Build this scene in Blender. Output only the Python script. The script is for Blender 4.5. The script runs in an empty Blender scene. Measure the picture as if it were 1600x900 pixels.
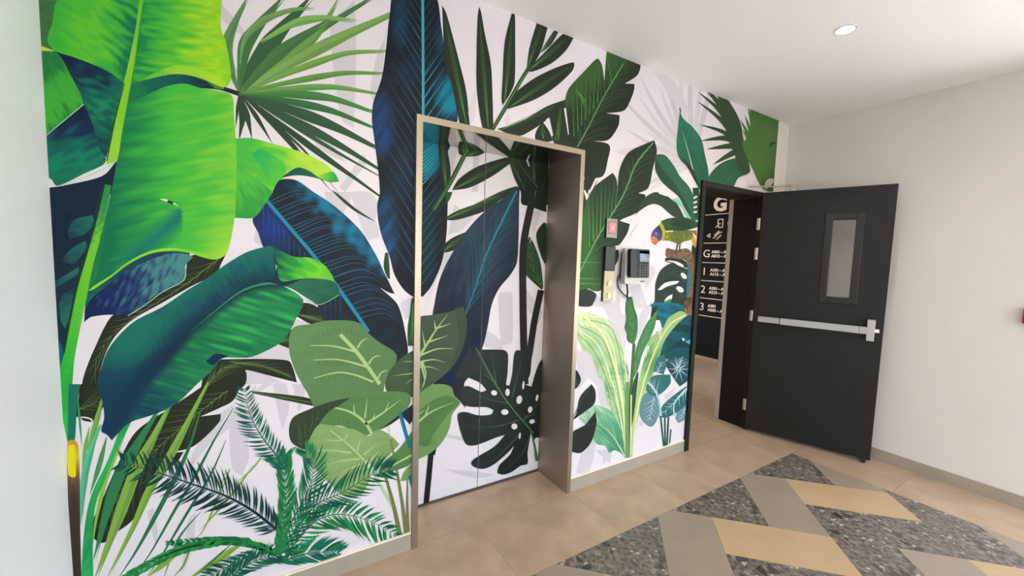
import bpy, bmesh, math, random
from math import sin, cos, pi, sqrt
from mathutils import Vector, noise
from mathutils.geometry import delaunay_2d_cdt

# ------------------------------------------------------------------ camera, world, light, exposure
scene = bpy.context.scene
COL = scene.collection
scene.view_settings.view_transform = 'Standard'
scene.view_settings.look = 'None'
scene.view_settings.gamma = 1.0
scene.view_settings.use_curve_mapping = False
scene.view_settings.exposure = 0.0
scene.cycles.use_denoising = True
scene.cycles.max_bounces = 10
scene.cycles.diffuse_bounces = 6
scene.cycles.sample_clamp_indirect = 8.0

CAM = Vector((0.231, -1.890, 1.490))
YAW, PITCH, ROLL, FPX = 0.5516, -0.0781, 0.0311, 627.0
FW = Vector((sin(YAW)*cos(PITCH), cos(YAW)*cos(PITCH), sin(PITCH)))
RT0 = Vector((cos(YAW), -sin(YAW), 0)); UP0 = RT0.cross(FW)
RT = RT0*cos(ROLL) + UP0*sin(ROLL); UP = UP0*cos(ROLL) - RT0*sin(ROLL)
cd = bpy.data.cameras.new('camera'); cam = bpy.data.objects.new('camera', cd); COL.objects.link(cam)
cd.sensor_width = 36.0; cd.lens = FPX/1600.0*36.0; cd.clip_start = 0.02
from mathutils import Matrix
M3 = Matrix((RT, UP, -FW)).transposed()
cam.matrix_world = Matrix.Translation(CAM) @ M3.to_4x4()
scene.camera = cam

world = bpy.data.worlds.new('sky'); scene.world = world; world.use_nodes = True
wn = world.node_tree.nodes; wl = world.node_tree.links
bg = wn['Background']; bg.inputs[1].default_value = 1.15
sky = wn.new('ShaderNodeTexSky'); sky.sky_type = 'NISHITA'; sky.sun_disc = False
sky.sun_elevation = math.radians(48); sky.sun_rotation = math.radians(200); sky.altitude = 10
wl.new(sky.outputs[0], bg.inputs[0])
sl = bpy.data.lights.new('sun', 'SUN'); sl.energy = 52.0; sl.angle = math.radians(1.0); sl.color = (1, .985, .97)
sun = bpy.data.objects.new('sun', sl); COL.objects.link(sun)
sun.rotation_euler = Vector((-.42, -.55, -.9)).to_track_quat('-Z', 'Y').to_euler()

H = 2.75            # ceiling height
XL, XR = -0.356, 4.281   # left and right wall planes
YB = -5.2           # glazed front of the lobby, behind the camera
HB = 0.084          # skirting height
E0, E1, ZE = 0.838, 1.868, 2.136    # lift frame outside
D0, D1, ZD = 3.03, 3.945, 2.105     # door frame outside

# ------------------------------------------------------------------ helpers
def lin(c):
    return tuple((v/255/12.92 if v/255 <= .04045 else ((v/255+.055)/1.055)**2.4) for v in c)

def mat(name, col, rough=.6, metal=0., spec=None, bump=0, bscale=200, var=0, vscale=5, coat=0, emit=None, estr=0):
    m = bpy.data.materials.new(name); m.use_nodes = True
    nt = m.node_tree; b = nt.nodes['Principled BSDF']
    c = (*lin(col), 1)
    b.inputs['Base Color'].default_value = c
    b.inputs['Roughness'].default_value = rough
    b.inputs['Metallic'].default_value = metal
    if spec is not None: b.inputs['Specular IOR Level'].default_value = spec
    if coat: b.inputs['Coat Weight'].default_value = coat
    if emit: b.inputs['Emission Color'].default_value = (*lin(emit), 1); b.inputs['Emission Strength'].default_value = estr
    tc = nt.nodes.new('ShaderNodeTexCoord')
    if var:
        n = nt.nodes.new('ShaderNodeTexNoise'); n.inputs['Scale'].default_value = vscale; n.inputs['Detail'].default_value = 6
        nt.links.new(tc.outputs['Object'], n.inputs['Vector'])
        r = nt.nodes.new('ShaderNodeValToRGB')
        r.color_ramp.elements[0].position = .3; r.color_ramp.elements[1].position = .7
        r.color_ramp.elements[0].color = tuple(x*(1-var) for x in c[:3])+(1,)
        r.color_ramp.elements[1].color = tuple(min(1, x*(1+var)) for x in c[:3])+(1,)
        nt.links.new(n.outputs[0], r.inputs[0]); nt.links.new(r.outputs[0], b.inputs['Base Color'])
    if bump:
        n2 = nt.nodes.new('ShaderNodeTexNoise'); n2.inputs['Scale'].default_value = bscale; n2.inputs['Detail'].default_value = 3
        nt.links.new(tc.outputs['Object'], n2.inputs['Vector'])
        bp = nt.nodes.new('ShaderNodeBump'); bp.inputs['Strength'].default_value = bump; bp.inputs['Distance'].default_value = .002
        nt.links.new(n2.outputs[0], bp.inputs['Height']); nt.links.new(bp.outputs[0], b.inputs['Normal'])
    return m

def obj(name, bm, m, parent=None, smooth=False):
    me = bpy.data.meshes.new(name)
    if smooth:
        for f in bm.faces: f.smooth = True
    bm.to_mesh(me); bm.free()
    if m is not None: me.materials.append(m)
    o = bpy.data.objects.new(name, me); COL.objects.link(o)
    if parent is not None: o.parent = parent
    return o

def empty(name, loc=(0, 0, 0), rz=0):
    o = bpy.data.objects.new(name, None); COL.objects.link(o)
    o.location = loc; o.rotation_euler = (0, 0, rz); o.empty_display_size = .1
    return o

def tag(o, label, cat, group=None):
    o['label'] = label; o['category'] = cat
    if group: o['group'] = group
    return o

def struct(o, label=None, cat=None):
    o['kind'] = 'structure'
    if label: o['label'] = label
    if cat: o['category'] = cat
    return o

def add_box(bm, x0, x1, y0, y1, z0, z1):
    v = [bm.verts.new(p) for p in ((x0,y0,z0),(x1,y0,z0),(x1,y1,z0),(x0,y1,z0),(x0,y0,z1),(x1,y0,z1),(x1,y1,z1),(x0,y1,z1))]
    for f in ((3,2,1,0),(4,5,6,7),(0,1,5,4),(1,2,6,5),(2,3,7,6),(3,0,4,7)): bm.faces.new([v[i] for i in f])
    return bm

def boxes(*bs, bevel=0, seg=2):
    bm = bmesh.new()
    for b in bs: add_box(bm, *b)
    if bevel: bmesh.ops.bevel(bm, geom=bm.edges[:], offset=bevel, segments=seg, affect='EDGES', profile=.5)
    return bm

def cyl(r0, r1, z0, z1, n=24, cx=0, cy=0, axis='z', bm=None):
    bm = bm or bmesh.new()
    a = []; b = []
    for i in range(n):
        t = 2*pi*i/n
        for lst, r, z in ((a, r0, z0), (b, r1, z1)):
            p = (cx+r*cos(t), cy+r*sin(t), z)
            if axis == 'y': p = (p[0], z, p[1])
            if axis == 'x': p = (z, p[0], p[1])
            lst.append(bm.verts.new(p))
    bm.faces.new(a[::-1]); bm.faces.new(b)
    for i in range(n): bm.faces.new((a[i], a[(i+1) % n], b[(i+1) % n], b[i]))
    bmesh.ops.recalc_face_normals(bm, faces=bm.faces[:])
    return bm

def ring(r0, r1, z0, z1, n=40):
    bm = bmesh.new(); L = []
    for i in range(n):
        t = 2*pi*i/n
        L.append([bm.verts.new((r*cos(t), r*sin(t), z)) for r, z in ((r0, z0), (r1, z0), (r1, z1), (r0, z1))])
    for i in range(n):
        a, b = L[i], L[(i+1) % n]
        for k in range(4): bm.faces.new((a[k], a[(k+1) % 4], b[(k+1) % 4], b[k]))
    bmesh.ops.recalc_face_normals(bm, faces=bm.faces[:])
    return bm

def tube(pts, r, n=10, bm=None):
    bm = bm or bmesh.new(); pts = [Vector(p) for p in pts]; L = []
    for i, p in enumerate(pts):
        t = (pts[min(i+1, len(pts)-1)] - pts[max(i-1, 0)]).normalized()
        a = t.orthogonal().normalized() if i == 0 else (pa - t*pa.dot(t)).normalized()
        pa = a; b = t.cross(a)
        L.append([bm.verts.new(p + a*r*cos(2*pi*k/n) + b*r*sin(2*pi*k/n)) for k in range(n)])
    for i in range(len(L)-1):
        for k in range(n): bm.faces.new((L[i][k], L[i][(k+1) % n], L[i+1][(k+1) % n], L[i+1][k]))
    bm.faces.new(L[0][::-1]); bm.faces.new(L[-1])
    bmesh.ops.recalc_face_normals(bm, faces=bm.faces[:])
    return bm

def prism(pts, z0, z1):
    """flat polygon (x, y) given thickness in z"""
    bm = bmesh.new()
    a = [bm.verts.new((x, y, z0)) for x, y in pts]; b = [bm.verts.new((x, y, z1)) for x, y in pts]
    n = len(pts)
    bm.faces.new(a[::-1]); bm.faces.new(b)
    for i in range(n): bm.faces.new((a[i], a[(i+1) % n], b[(i+1) % n], b[i]))
    bmesh.ops.recalc_face_normals(bm, faces=bm.faces[:])
    return bm

def text_mesh(name, s, size, m, parent, mtx, bold=0.0, extr=.001, align='LEFT', sx=1.0):
    cu = bpy.data.curves.new(name, 'FONT'); cu.body = s; cu.size = size; cu.extrude = extr; cu.offset = bold
    cu.align_x = align; cu.resolution_u = 3
    t = bpy.data.objects.new(name+'_curve', cu); COL.objects.link(t)
    dg = bpy.context.evaluated_depsgraph_get()
    me = bpy.data.meshes.new_from_object(t.evaluated_get(dg))
    bpy.data.objects.remove(t); bpy.data.curves.remove(cu)
    me.name = name
    for v in me.vertices: v.co.x *= sx
    me.transform(mtx)
    me.materials.clear(); me.materials.append(m)
    o = bpy.data.objects.new(name, me); COL.objects.link(o)
    if parent is not None: o.parent = parent
    return o

# ------------------------------------------------------------------ materials
M = {}
M['paint'] = mat('wall_paint', (214, 208, 201), .55, bump=.12, bscale=260, var=.012, vscale=3)
M['paint_left_lit'] = mat('wall_paint_left_lit', (244, 243, 248), .5, bump=.1, bscale=260, var=.01, vscale=3)  # wall paint made whiter and cooler here to stand for extra daylight
M['ceil'] = mat('ceiling_paint', (246, 243, 238), .85, bump=.06, bscale=260)
M['skirt'] = mat('skirting_tile', (152, 141, 126), .5, var=.05, vscale=9)
M['cream'] = mat('cream_edge', (236, 222, 196), .6)
M['tile_beige'] = mat('tile_beige', (177, 153, 126), .36, bump=.05, bscale=60, var=.15, vscale=5.5)
M['tile_grey'] = mat('tile_grey', (152, 137, 119), .34, bump=.05, bscale=60, var=.05, vscale=5)
M['tile_sand'] = mat('tile_sand', (184, 156, 120), .34, bump=.05, bscale=60, var=.06, vscale=5)
M['grout'] = mat('grout', (150, 130, 106), .8)
M['black'] = mat('black_lacquer', (19, 19, 16), .5, spec=.35, bump=.03, bscale=90)
M['blackwall'] = mat('black_sign_paint', (14, 12, 12), .7, spec=.2)
M['reveal'] = mat('black_reveal', (16, 12, 11), .6, spec=.25)
M['greytrim'] = mat('grey_trim', (166, 157, 150), .5)
M['alu'] = mat('aluminium', (176, 170, 156), .4, metal=.85)
M['sat'] = mat('satin_silver_paint', (170, 170, 168), .42, metal=.3)
M['white'] = mat('white_print', (235, 232, 226), .6)
M['sill_shade'] = mat('sill_shade_brown', (88, 76, 64), .5, metal=.5)  # darkened so the sill carries the shadow line under the doors
M['champagne'] = mat('champagne_steel', (150, 140, 116), .42, metal=.75)
M['gunmetal'] = mat('gunmetal', (128, 122, 116), .42, metal=.8)
M['visionframe'] = mat('black_frame_gloss', (17, 17, 15), .45, spec=.5)
M['plastic'] = mat('black_plastic', (17, 17, 19), .4, spec=.35)
M['plasticg'] = mat('gloss_black_plastic', (13, 14, 17), .3, spec=.35)
M['keys'] = mat('key_plastic', (62, 62, 66), .4)
M['silver'] = mat('silver_plastic', (168, 165, 164), .36, metal=.3)
M['lcd'] = mat('phone_screen', (112, 124, 140), .12)
M['lcdbar'] = mat('phone_screen_text', (170, 182, 196), .2)
M['redlcd'] = mat('red_display', (214, 84, 80), .2, emit=(230, 70, 64), estr=.25)
M['reddig'] = mat('red_display_digit', (255, 190, 180), .2, emit=(255, 170, 160), estr=.8)
M['redbox'] = mat('red_alarm_plastic', (170, 20, 40), .35)
M['rubber'] = mat('rubber', (25, 24, 22), .7)
M['concrete'] = mat('outdoor_paving', (196, 198, 202), .8, var=.06, vscale=2)
M['lamp'] = mat('lamp_glow', (255, 250, 240), .5, emit=(255, 244, 226), estr=14)
M['lamprim'] = mat('lamp_rim', (222, 216, 206), .5)

def steel(name, col, rough, axis):
    m = bpy.data.materials.new(name); m.use_nodes = True; nt = m.node_tree; b = nt.nodes['Principled BSDF']
    b.inputs['Base Color'].default_value = (*lin(col), 1); b.inputs['Metallic'].default_value = 1; b.inputs['Roughness'].default_value = rough
    tc = nt.nodes.new('ShaderNodeTexCoord'); mp = nt.nodes.new('ShaderNodeMapping')
    s = [900, 900, 900]; s[axis] = 4; mp.inputs['Scale'].default_value = s
    n = nt.nodes.new('ShaderNodeTexNoise'); n.inputs['Scale'].default_value = 1; n.inputs['Detail'].default_value = 2
    nt.links.new(tc.outputs['Object'], mp.inputs[0]); nt.links.new(mp.outputs[0], n.inputs['Vector'])
    r = nt.nodes.new('ShaderNodeMapRange'); r.inputs[3].default_value = rough*.75; r.inputs[4].default_value = rough*1.3
    nt.links.new(n.outputs[0], r.inputs[0]); nt.links.new(r.outputs[0], b.inputs['Roughness'])
    return m
M['steel'] = steel('brushed_steel_jamb', (178, 166, 152), .5, 1)
M['steelhead'] = steel('polished_steel_soffit', (176, 176, 168), .07, 0)
M['steeledge'] = mat('steel_edge', (156, 143, 125), .36, metal=.9)

def terrazzo():
    m = bpy.data.materials.new('terrazzo'); m.use_nodes = True; nt = m.node_tree; b = nt.nodes['Principled BSDF']
    b.inputs['Roughness'].default_value = .34
    tc = nt.nodes.new('ShaderNodeTexCoord')
    base = (*lin((104, 95, 86)), 1)
    prev = None
    rgb = nt.nodes.new('ShaderNodeTexNoise'); rgb.inputs['Scale'].default_value = 38; rgb.inputs['Detail'].default_value = 5
    nt.links.new(tc.outputs['Object'], rgb.inputs['Vector'])
    rr = nt.nodes.new('ShaderNodeValToRGB'); rr.color_ramp.elements[0].position = .35; rr.color_ramp.elements[1].position = .68
    rr.color_ramp.elements[0].color = (*lin((72, 65, 59)), 1); rr.color_ramp.elements[1].color = (*lin((138, 128, 116)), 1)
    nt.links.new(rgb.outputs[0], rr.inputs[0]); prev = rr.outputs[0]
    ds = nt.nodes.new('ShaderNodeTexNoise'); ds.inputs['Scale'].default_value = 14
    nt.links.new(tc.outputs['Object'], ds.inputs['Vector'])
    mxv = nt.nodes.new('ShaderNodeMix'); mxv.data_type = 'VECTOR'; mxv.inputs[0].default_value = .06
    nt.links.new(tc.outputs['Object'], mxv.inputs[4]); nt.links.new(ds.outputs[1], mxv.inputs[5])
    for sc, lo, hi, r0, c1, c2 in ((26, .62, .63, .30, (118, 108, 97), (146, 135, 120)), (17, .70, .77, .30, (56, 52, 48), (84, 77, 70)), (46, .86, .76, .30, (168, 157, 138), (196, 186, 166)), (13, .93, .93, .26, (160, 149, 128), (198, 187, 164))):
        v = nt.nodes.new('ShaderNodeTexVoronoi'); v.inputs['Scale'].default_value = sc
        nt.links.new(mxv.outputs[1], v.inputs['Vector'])
        sep = nt.nodes.new('ShaderNodeSeparateColor'); nt.links.new(v.outputs['Color'], sep.inputs[0])
        g = nt.nodes.new('ShaderNodeMath'); g.operation = 'GREATER_THAN'; g.inputs[1].default_value = lo
        nt.links.new(sep.outputs[0], g.inputs[0])
        d = nt.nodes.new('ShaderNodeMath'); d.operation = 'LESS_THAN'; d.inputs[1].default_value = r0+.1
        nt.links.new(v.outputs['Distance'], d.inputs[0])
        mul = nt.nodes.new('ShaderNodeMath'); mul.operation = 'MULTIPLY'
        nt.links.new(g.outputs[0], mul.inputs[0]); nt.links.new(d.outputs[0], mul.inputs[1])
        cm = nt.nodes.new('ShaderNodeMix'); cm.data_type = 'RGBA'; cm.inputs[6].default_value = (*lin(c1), 1); cm.inputs[7].default_value = (*lin(c2), 1)
        nt.links.new(sep.outputs[1], cm.inputs[0])
        mx = nt.nodes.new('ShaderNodeMix'); mx.data_type = 'RGBA'
        nt.links.new(mul.outputs[0], mx.inputs[0]); nt.links.new(prev, mx.inputs[6]); nt.links.new(cm.outputs[2], mx.inputs[7]); prev = mx.outputs[2]
    nt.links.new(prev, b.inputs['Base Color'])
    return m
M['terrazzo'] = terrazzo()

def glass(name, tint=(252, 251, 249), refl=.04):
    m = bpy.data.materials.new(name); m.use_nodes = True; nt = m.node_tree
    for n in list(nt.nodes):
        if n.type != 'OUTPUT_MATERIAL': nt.nodes.remove(n)
    out = nt.nodes['Material Output']
    t = nt.nodes.new('ShaderNodeBsdfTransparent'); t.inputs[0].default_value = (*lin(tint), 1)
    g = nt.nodes.new('ShaderNodeBsdfGlossy'); g.inputs['Roughness'].default_value = .02
    mx = nt.nodes.new('ShaderNodeMixShader'); mx.inputs[0].default_value = refl
    nt.links.new(t.outputs[0], mx.inputs[1]); nt.links.new(g.outputs[0], mx.inputs[2]); nt.links.new(mx.outputs[0], out.inputs[0])
    return m
M['glass'] = glass('window_glass')

# ------------------------------------------------------------------ room shell
floor = struct(obj('floor', boxes((-6, 9, -9, 5, -.2, -.0025)), M['grout']))
ceiling = struct(obj('ceiling', boxes((-.8, 6.3, YB-.3, 4, H, H+.2)), M['ceil']))
# lift wall, with the lift opening and the doorway
wall_back = struct(obj('wall_back', boxes(
    (XL-.3, E0+.02, 0, .30, 0, H), (E0+.02, E1-.02, 0, .30, ZE-.02, H), (E1-.02, D0+.02, 0, .27, 0, H),
    (D0+.02, D1-.02, 0, .27, ZD-.02, H), (D1-.02, XR+.3, 0, .27, 0, H)), M['paint']))
# right wall, with the glazed street door beyond the right edge of the view
GY0, GY1, GZ = (-5.0, -1.66, 2.35)
wall_right = struct(obj('wall_right', boxes((XR, XR+.2, GY1, 0, 0, H), (XR, XR+.2, GY0, GY1, GZ, H), (XR, XR+.2, YB, GY0, 0, H)), M['paint']))
wall_left = struct(obj('wall_left', boxes((XL-.3, XL, YB, -.0008, 0, H)), M['paint_left_lit']))
BX0, BX1, BZ = (-0.2, 4.1, 2.6)
wall_front = struct(obj('wall_front', boxes((XL-.3, BX0, YB-.2, YB, 0, H), (BX0, BX1, YB-.2, YB, BZ, H), (BX1, XR+.2, YB-.2, YB, 0, H)), M['paint']))

def glazing(name, x0, x1, y0, y1, z1, nb, label):
    w = struct(empty(name, ((x0+x1)/2, (y0+y1)/2, 0)), label, 'window')
    cx, cy = (x0+x1)/2, (y0+y1)/2
    alongx = (x1-x0) > (y1-y0)
    L = (x1-x0) if alongx else (y1-y0)
    def bx(a0, a1, t, z0, z1_):
        return (a0, a1, -t, t, z0, z1_) if alongx else (-t, t, a0, a1, z0, z1_)
    for k in range(nb+1):
        a = -L/2 + L*k/nb; a = min(max(a, -L/2+.025), L/2-.025)
        obj('mullion', boxes(bx(a-.025, a+.025, .04, 0, z1)), M['black'], w)
    obj('transom', boxes(bx(-L/2, L/2, .04, z1-.05, z1)), M['black'], w)
    obj('transom', boxes(bx(-L/2, L/2, .04, 0, .06)), M['black'], w)
    for k in range(nb):
        a0 = -L/2 + L*k/nb + .02; a1 = -L/2 + L*(k+1)/nb - .02
        obj('pane', boxes(bx(a0, a1, .005, .05, z1-.04)), M['glass'], w)
    return w
glazing('window_1', XR+.06, XR+.14, GY0, GY1, GZ, 2, 'black framed glazed street door in the right wall')
glazing('window_2', BX0, BX1, YB-.14, YB-.06, BZ, 4, 'wide black framed glazing on the wall facing the lift')

# corridor behind the doorway
struct(obj('wall_corridor', boxes((5.97, 6.15, .27, 3.8, 0, H)), M['blackwall']))
struct(obj('wall_corridor_side', boxes((1.9, 2.05, .302, 3.8, 0, H)), M['paint']))
struct(obj('wall_corridor_near', boxes((XR+.3, 4.75, 0, .27, 0, H), (4.75, 5.8, 0, .27, 2.3, H), (5.8, 6.15, 0, .27, 0, H)), M['paint']))
glazing('added_window_4', 4.75, 5.8, .09, .17, 2.3, 1, 'added black framed glazing letting daylight into the corridor from its hidden side')  # added out of view to throw daylight onto the corridor floor
struct(obj('wall_corridor_end', boxes((1.9, 3.2, 3.8, 4.0, 0, H), (3.2, 5.6, 3.8, 4.0, 2.3, H), (5.6, 6.15, 3.8, 4.0, 0, H)), M['paint']))
glazing('added_window_3', 3.2, 5.6, 3.86, 3.94, 2.3, 2, 'added black framed glazing letting daylight in at the end of the corridor')  # added opening, brings sky light into the corridor

# skirtings
def skirt(name, b, capb, m=None):
    o = struct(obj(name, boxes(b), m or M['skirt']))
    if capb: obj('top_edge', boxes(capb), M['cream'], o)
    return o
skirt('baseboard_back_left', (XL+.011, E0-.001, -.011, -.0003, 0, HB), (XL+.011, E0-.001, -.0115, -.0003, HB, HB+.006))
skirt('baseboard_back_right', (E1+.001, D0-.001, -.011, -.0003, 0, HB), (E1+.001, D0-.001, -.0115, -.0003, HB, HB+.006))
skirt('baseboard_right', (XR-.011, XR-.0003, GY1+.002, -.0005, 0, HB), None)
skirt('baseboard_left', (XL+.0003, XL+.011, YB+.01, -.012, 0, HB), None)
skirt('baseboard_corridor', (5.958, 5.9697, .28, 3.79, 0, .05), None, M['tile_beige'])

# ------------------------------------------------------------------ floor tiles
def clip_poly(P, a, b, c):          # keep a*x+b*y+c >= 0
    out = []
    for i in range(len(P)):
        p, q = P[i], P[(i+1) % len(P)]
        dp, dq = a*p[0]+b*p[1]+c, a*q[0]+b*q[1]+c
        if dp >= 0: out.append(p)
        if (dp >= 0) != (dq >= 0):
            t = dp/(dp-dq); out.append((p[0]+(q[0]-p[0])*t, p[1]+(q[1]-p[1])*t))
    return out
TZ0, TZ1 = -.008, 0.0
def tile(name, pts, m, gap=.0012):
    # shrink slightly towards the inside so that a joint stays open
    n = len(pts); area = sum(pts[i][0]*pts[(i+1) % n][1]-pts[(i+1) % n][0]*pts[i][1] for i in range(n))/2
    if abs(area) < .0008: return None
    if area < 0: pts = pts[::-1]
    q = list(pts)
    for i in range(n):
        (x0, y0), (x1, y1) = pts[i], pts[(i+1) % n]
        l = math.hypot(x1-x0, y1-y0)
        if l < 1e-6: continue
        a, b = -(y1-y0)/l, (x1-x0)/l
        q = clip_poly(q, a, b, -(a*x0+b*y0)-gap/2)
    if len(q) < 3: return None
    cx = sum(p[0] for p in q)/len(q); cy = sum(p[1] for p in q)/len(q)
    o = obj(name, prism([(p[0]-cx, p[1]-cy) for p in q], TZ0, TZ1), m, floor)
    o.location = (cx, cy, 0)
    return o
IX0, IX1, IY0, IY1 = .30, 3.78, -4.5, -.45
xs = [XL, .0, .60, 1.215, 1.872, 2.44, 3.04, 3.65, XR]
for a, b in zip(xs[:-1], xs[1:]): tile('floor_tile', [(a, IY1), (b, IY1), (b, 0), (a, 0)], M['tile_beige'])
tile('floor_tile', [(E0+.02, 0), (E1-.02, 0), (E1-.02, .303), (E0+.02, .303)], M['tile_beige'])
tile('floor_tile', [(D0+.02, 0), (D1-.02, 0), (D1-.02, .27), (D0+.02, .27)], M['tile_beige'])
ys = [IY1, -1.05, -1.65, -2.25, -2.85, -3.45, -4.05, -4.65, YB]
for a, b in zip(ys[1:], ys[:-1]): tile('floor_tile', [(IX1, a), (XR, a), (XR, b), (IX1, b)], M['tile_beige'])
for a, b in zip(ys[1:], ys[:-1]): tile('floor_tile', [(XL, a), (IX0, a), (IX0, b), (XL, b)], M['tile_beige'])
tile('floor_tile', [(IX0, YB), (IX1, YB), (IX1, IY0), (IX0, IY0)], M['tile_beige'])
for i in range(7):
    for j in range(6):
        x0 = 2.05+.6*i; y0 = .27+.6*j
        tile('floor_tile', [(x0, y0), (min(x0+.6, 5.96), y0), (min(x0+.6, 5.96), min(y0+.6, 3.8)), (x0, min(y0+.6, 3.8))], M['tile_beige'])
S2 = sqrt(2); UN = .3055
def ab(i, j):
    a = -.222+UN*i; b = -.445+UN*j
    return (3.78+(a+b)/S2, -.45+(b-a)/S2)
for s in range(-9, 10):
    for t in range(-9, 10):
        di, dj = 2*s+2*t, 2*s-2*t
        for nm, m, (i0, i1, j0, j1) in (('sand_tile', 'tile_sand', (0, 2, -1, 0)), ('grey_tile', 'tile_grey', (-1, 0, -2, 0)),
                                    ('terrazzo_tile', 'terrazzo', (1, 3, -2, -1)), ('terrazzo_tile', 'terrazzo', (0, 1, -3, -1))):
            P = [ab(i0+di, j0+dj), ab(i1+di, j0+dj), ab(i1+di, j1+dj), ab(i0+di, j1+dj)]
            P = clip_poly(P, 1, 0, -IX0); P = clip_poly(P, -1, 0, IX1) if P else P
            P = clip_poly(P, 0, 1, -IY0) if P else P; P = clip_poly(P, 0, -1, IY1) if P else P
            if len(P) >= 3: tile(nm, P, M[m])
struct(obj('outside_ground', boxes((XR+.25, 14, -12, -.02, -.06, -.001), (-6, XR+.25, -12, YB-.25, -.06, -.001)), M['concrete']))

# ------------------------------------------------------------------ downlights
def downlight(x, y, label, power=22):
    d = tag(empty('downlight', (x, y, H)), label, 'light', 'recessed ceiling downlights')
    obj('rim', ring(.040, .049, -.004, 0), M['lamprim'], d)
    obj('lens', cyl(.040, .040, -.0025, -.0008, 32), M['lamp'], d)
    l = bpy.data.lights.new('downlight_beam', 'SPOT'); l.energy = power; l.color = (1, .90, .79)
    l.spot_size = math.radians(150); l.spot_blend = .9; l.shadow_soft_size = .05
    lo = bpy.data.objects.new('downlight_beam', l); COL.objects.link(lo); lo.parent = d; lo.location = (0, 0, -.06)
    return d
downlight(2.88, -.888, 'small round downlight glowing in the ceiling above the door side')
downlight(1.05, -.888, 'added unseen round downlight in the ceiling in front of the lift')  # this and the next two are out of view, added for their light
downlight(2.88, -2.7, 'added unseen round downlight in the ceiling near the street door')
downlight(1.05, -2.7, 'added unseen round downlight in the ceiling behind the viewpoint')

# ------------------------------------------------------------------ lift (frame and two printed door panels)
DEP = .305
lift = tag(empty('elevator', ((E0+E1)/2, 0, 0)), 'elevator with steel frame and leaf printed sliding doors', 'elevator')
ox = (E0+E1)/2
FT = .030
obj('frame_jamb', boxes((E0-ox, E0+FT-ox, -.014, DEP+.03, 0, ZE-FT)), M['steel'], lift)
rj = obj('frame_jamb', boxes((E1-FT-ox, E1-ox, -.014, DEP+.03, 0, ZE-FT)), M['steel'], lift)
hd = obj('frame_head', boxes((E0-ox, E1-ox, -.014, DEP+.03, ZE-FT, ZE)), M['steelhead'], lift)
obj('edge_strip', boxes((E0-ox, E0+FT-ox, -.0165, -.0142, 0, ZE-FT)), M['steeledge'], lift)
obj('edge_strip', boxes((E1-FT-ox, E1-ox, -.0165, -.0142, 0, ZE-FT)), M['steeledge'], lift)
obj('edge_strip', boxes((E0-ox, E1-ox, -.0165, -.0142, ZE-FT, ZE)), M['steeledge'], lift)
SEAM = 1.367
M['doorpanel'] = mat('printed_door_film', (205, 199, 203), .42)
panel_l = obj('door_panel', boxes((E0-.02-ox, SEAM-.0022-ox, DEP, DEP+.025, .012, ZE)), M['doorpanel'], lift)
panel_r = obj('door_panel', boxes((SEAM+.0022-ox, E1+.02-ox, DEP, DEP+.025, .012, ZE)), M['doorpanel'], lift)
obj('seam_shade_strip', boxes((SEAM-.0021-ox, SEAM+.0021-ox, DEP+.0015, DEP+.02, .012, ZE)), M['rubber'], lift)  # dark strip standing for the shade in the gap between the panels
obj('sill', boxes((E0+FT-ox, E1-FT-ox, DEP-.012, DEP+.03, .0005, .011)), M['sill_shade'], lift)
obj('shaft_back', boxes((E0-ox, E1-ox, DEP+.03, DEP+.05, 0, ZE)), M['rubber'], lift)

# ------------------------------------------------------------------ call panel, floor display
px_, pz_ = 2.115, 1.398
cp = tag(empty('call_panel', (px_, 0, pz_)), 'slim steel elevator call panel with black reader top', 'call panel')
obj('backplate', boxes((-.048, .040, -.009, -.0036, -.176, .176)), M['rubber'], cp)
obj('steel_plate', boxes((-.045, .043, -.020, -.009, -.176, .020), bevel=.0015), M['champagne'], cp)
obj('card_reader', boxes((-.045, .043, -.022, -.009, .0215, .176), bevel=.002), M['plasticg'], cp)
for dz in (-.062, -.138):
    b = obj('button', cyl(.017, .016, -.020, -.026, 24, axis='y'), M['steeledge'], cp, smooth=False); b.location = (-.001, 0, dz)
    rb = obj('button_ring', cyl(.021, .021, -.0195, -.022, 24, axis='y'), M['alu'], b)
fd = tag(empty('floor_display', (2.121, 0, 1.690)), 'small square steel floor indicator with red screen', 'display')
obj('faceplate', boxes((-.046, .046, -.016, -.0036, -.061, .061), bevel=.0015), M['gunmetal'], fd)
obj('side_shadow_box', boxes((-.050, -.0462, -.012, -.0036, -.061, .061)), M['rubber'], fd)
sc_ = obj('screen', boxes((-.028, .030, -.0172, -.0162, -.031, .038)), M['redlcd'], fd)
obj('bezel', boxes((-.031, .033, -.0166, -.0160, -.034, .041)), M['rubber'], fd)
text_mesh('digit', '0', .036, M['reddig'], fd, Matrix.Translation((-.003, -.0174, -.010)) @ Matrix.Rotation(pi/2, 4, 'X'), extr=.0002)

# ------------------------------------------------------------------ wall telephone
ph = tag(empty('wall_telephone', (2.325, 0, 1.336)), 'black and silver desk telephone mounted on the leaf wall', 'telephone')
PW, PH_ = .232, .232
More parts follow.
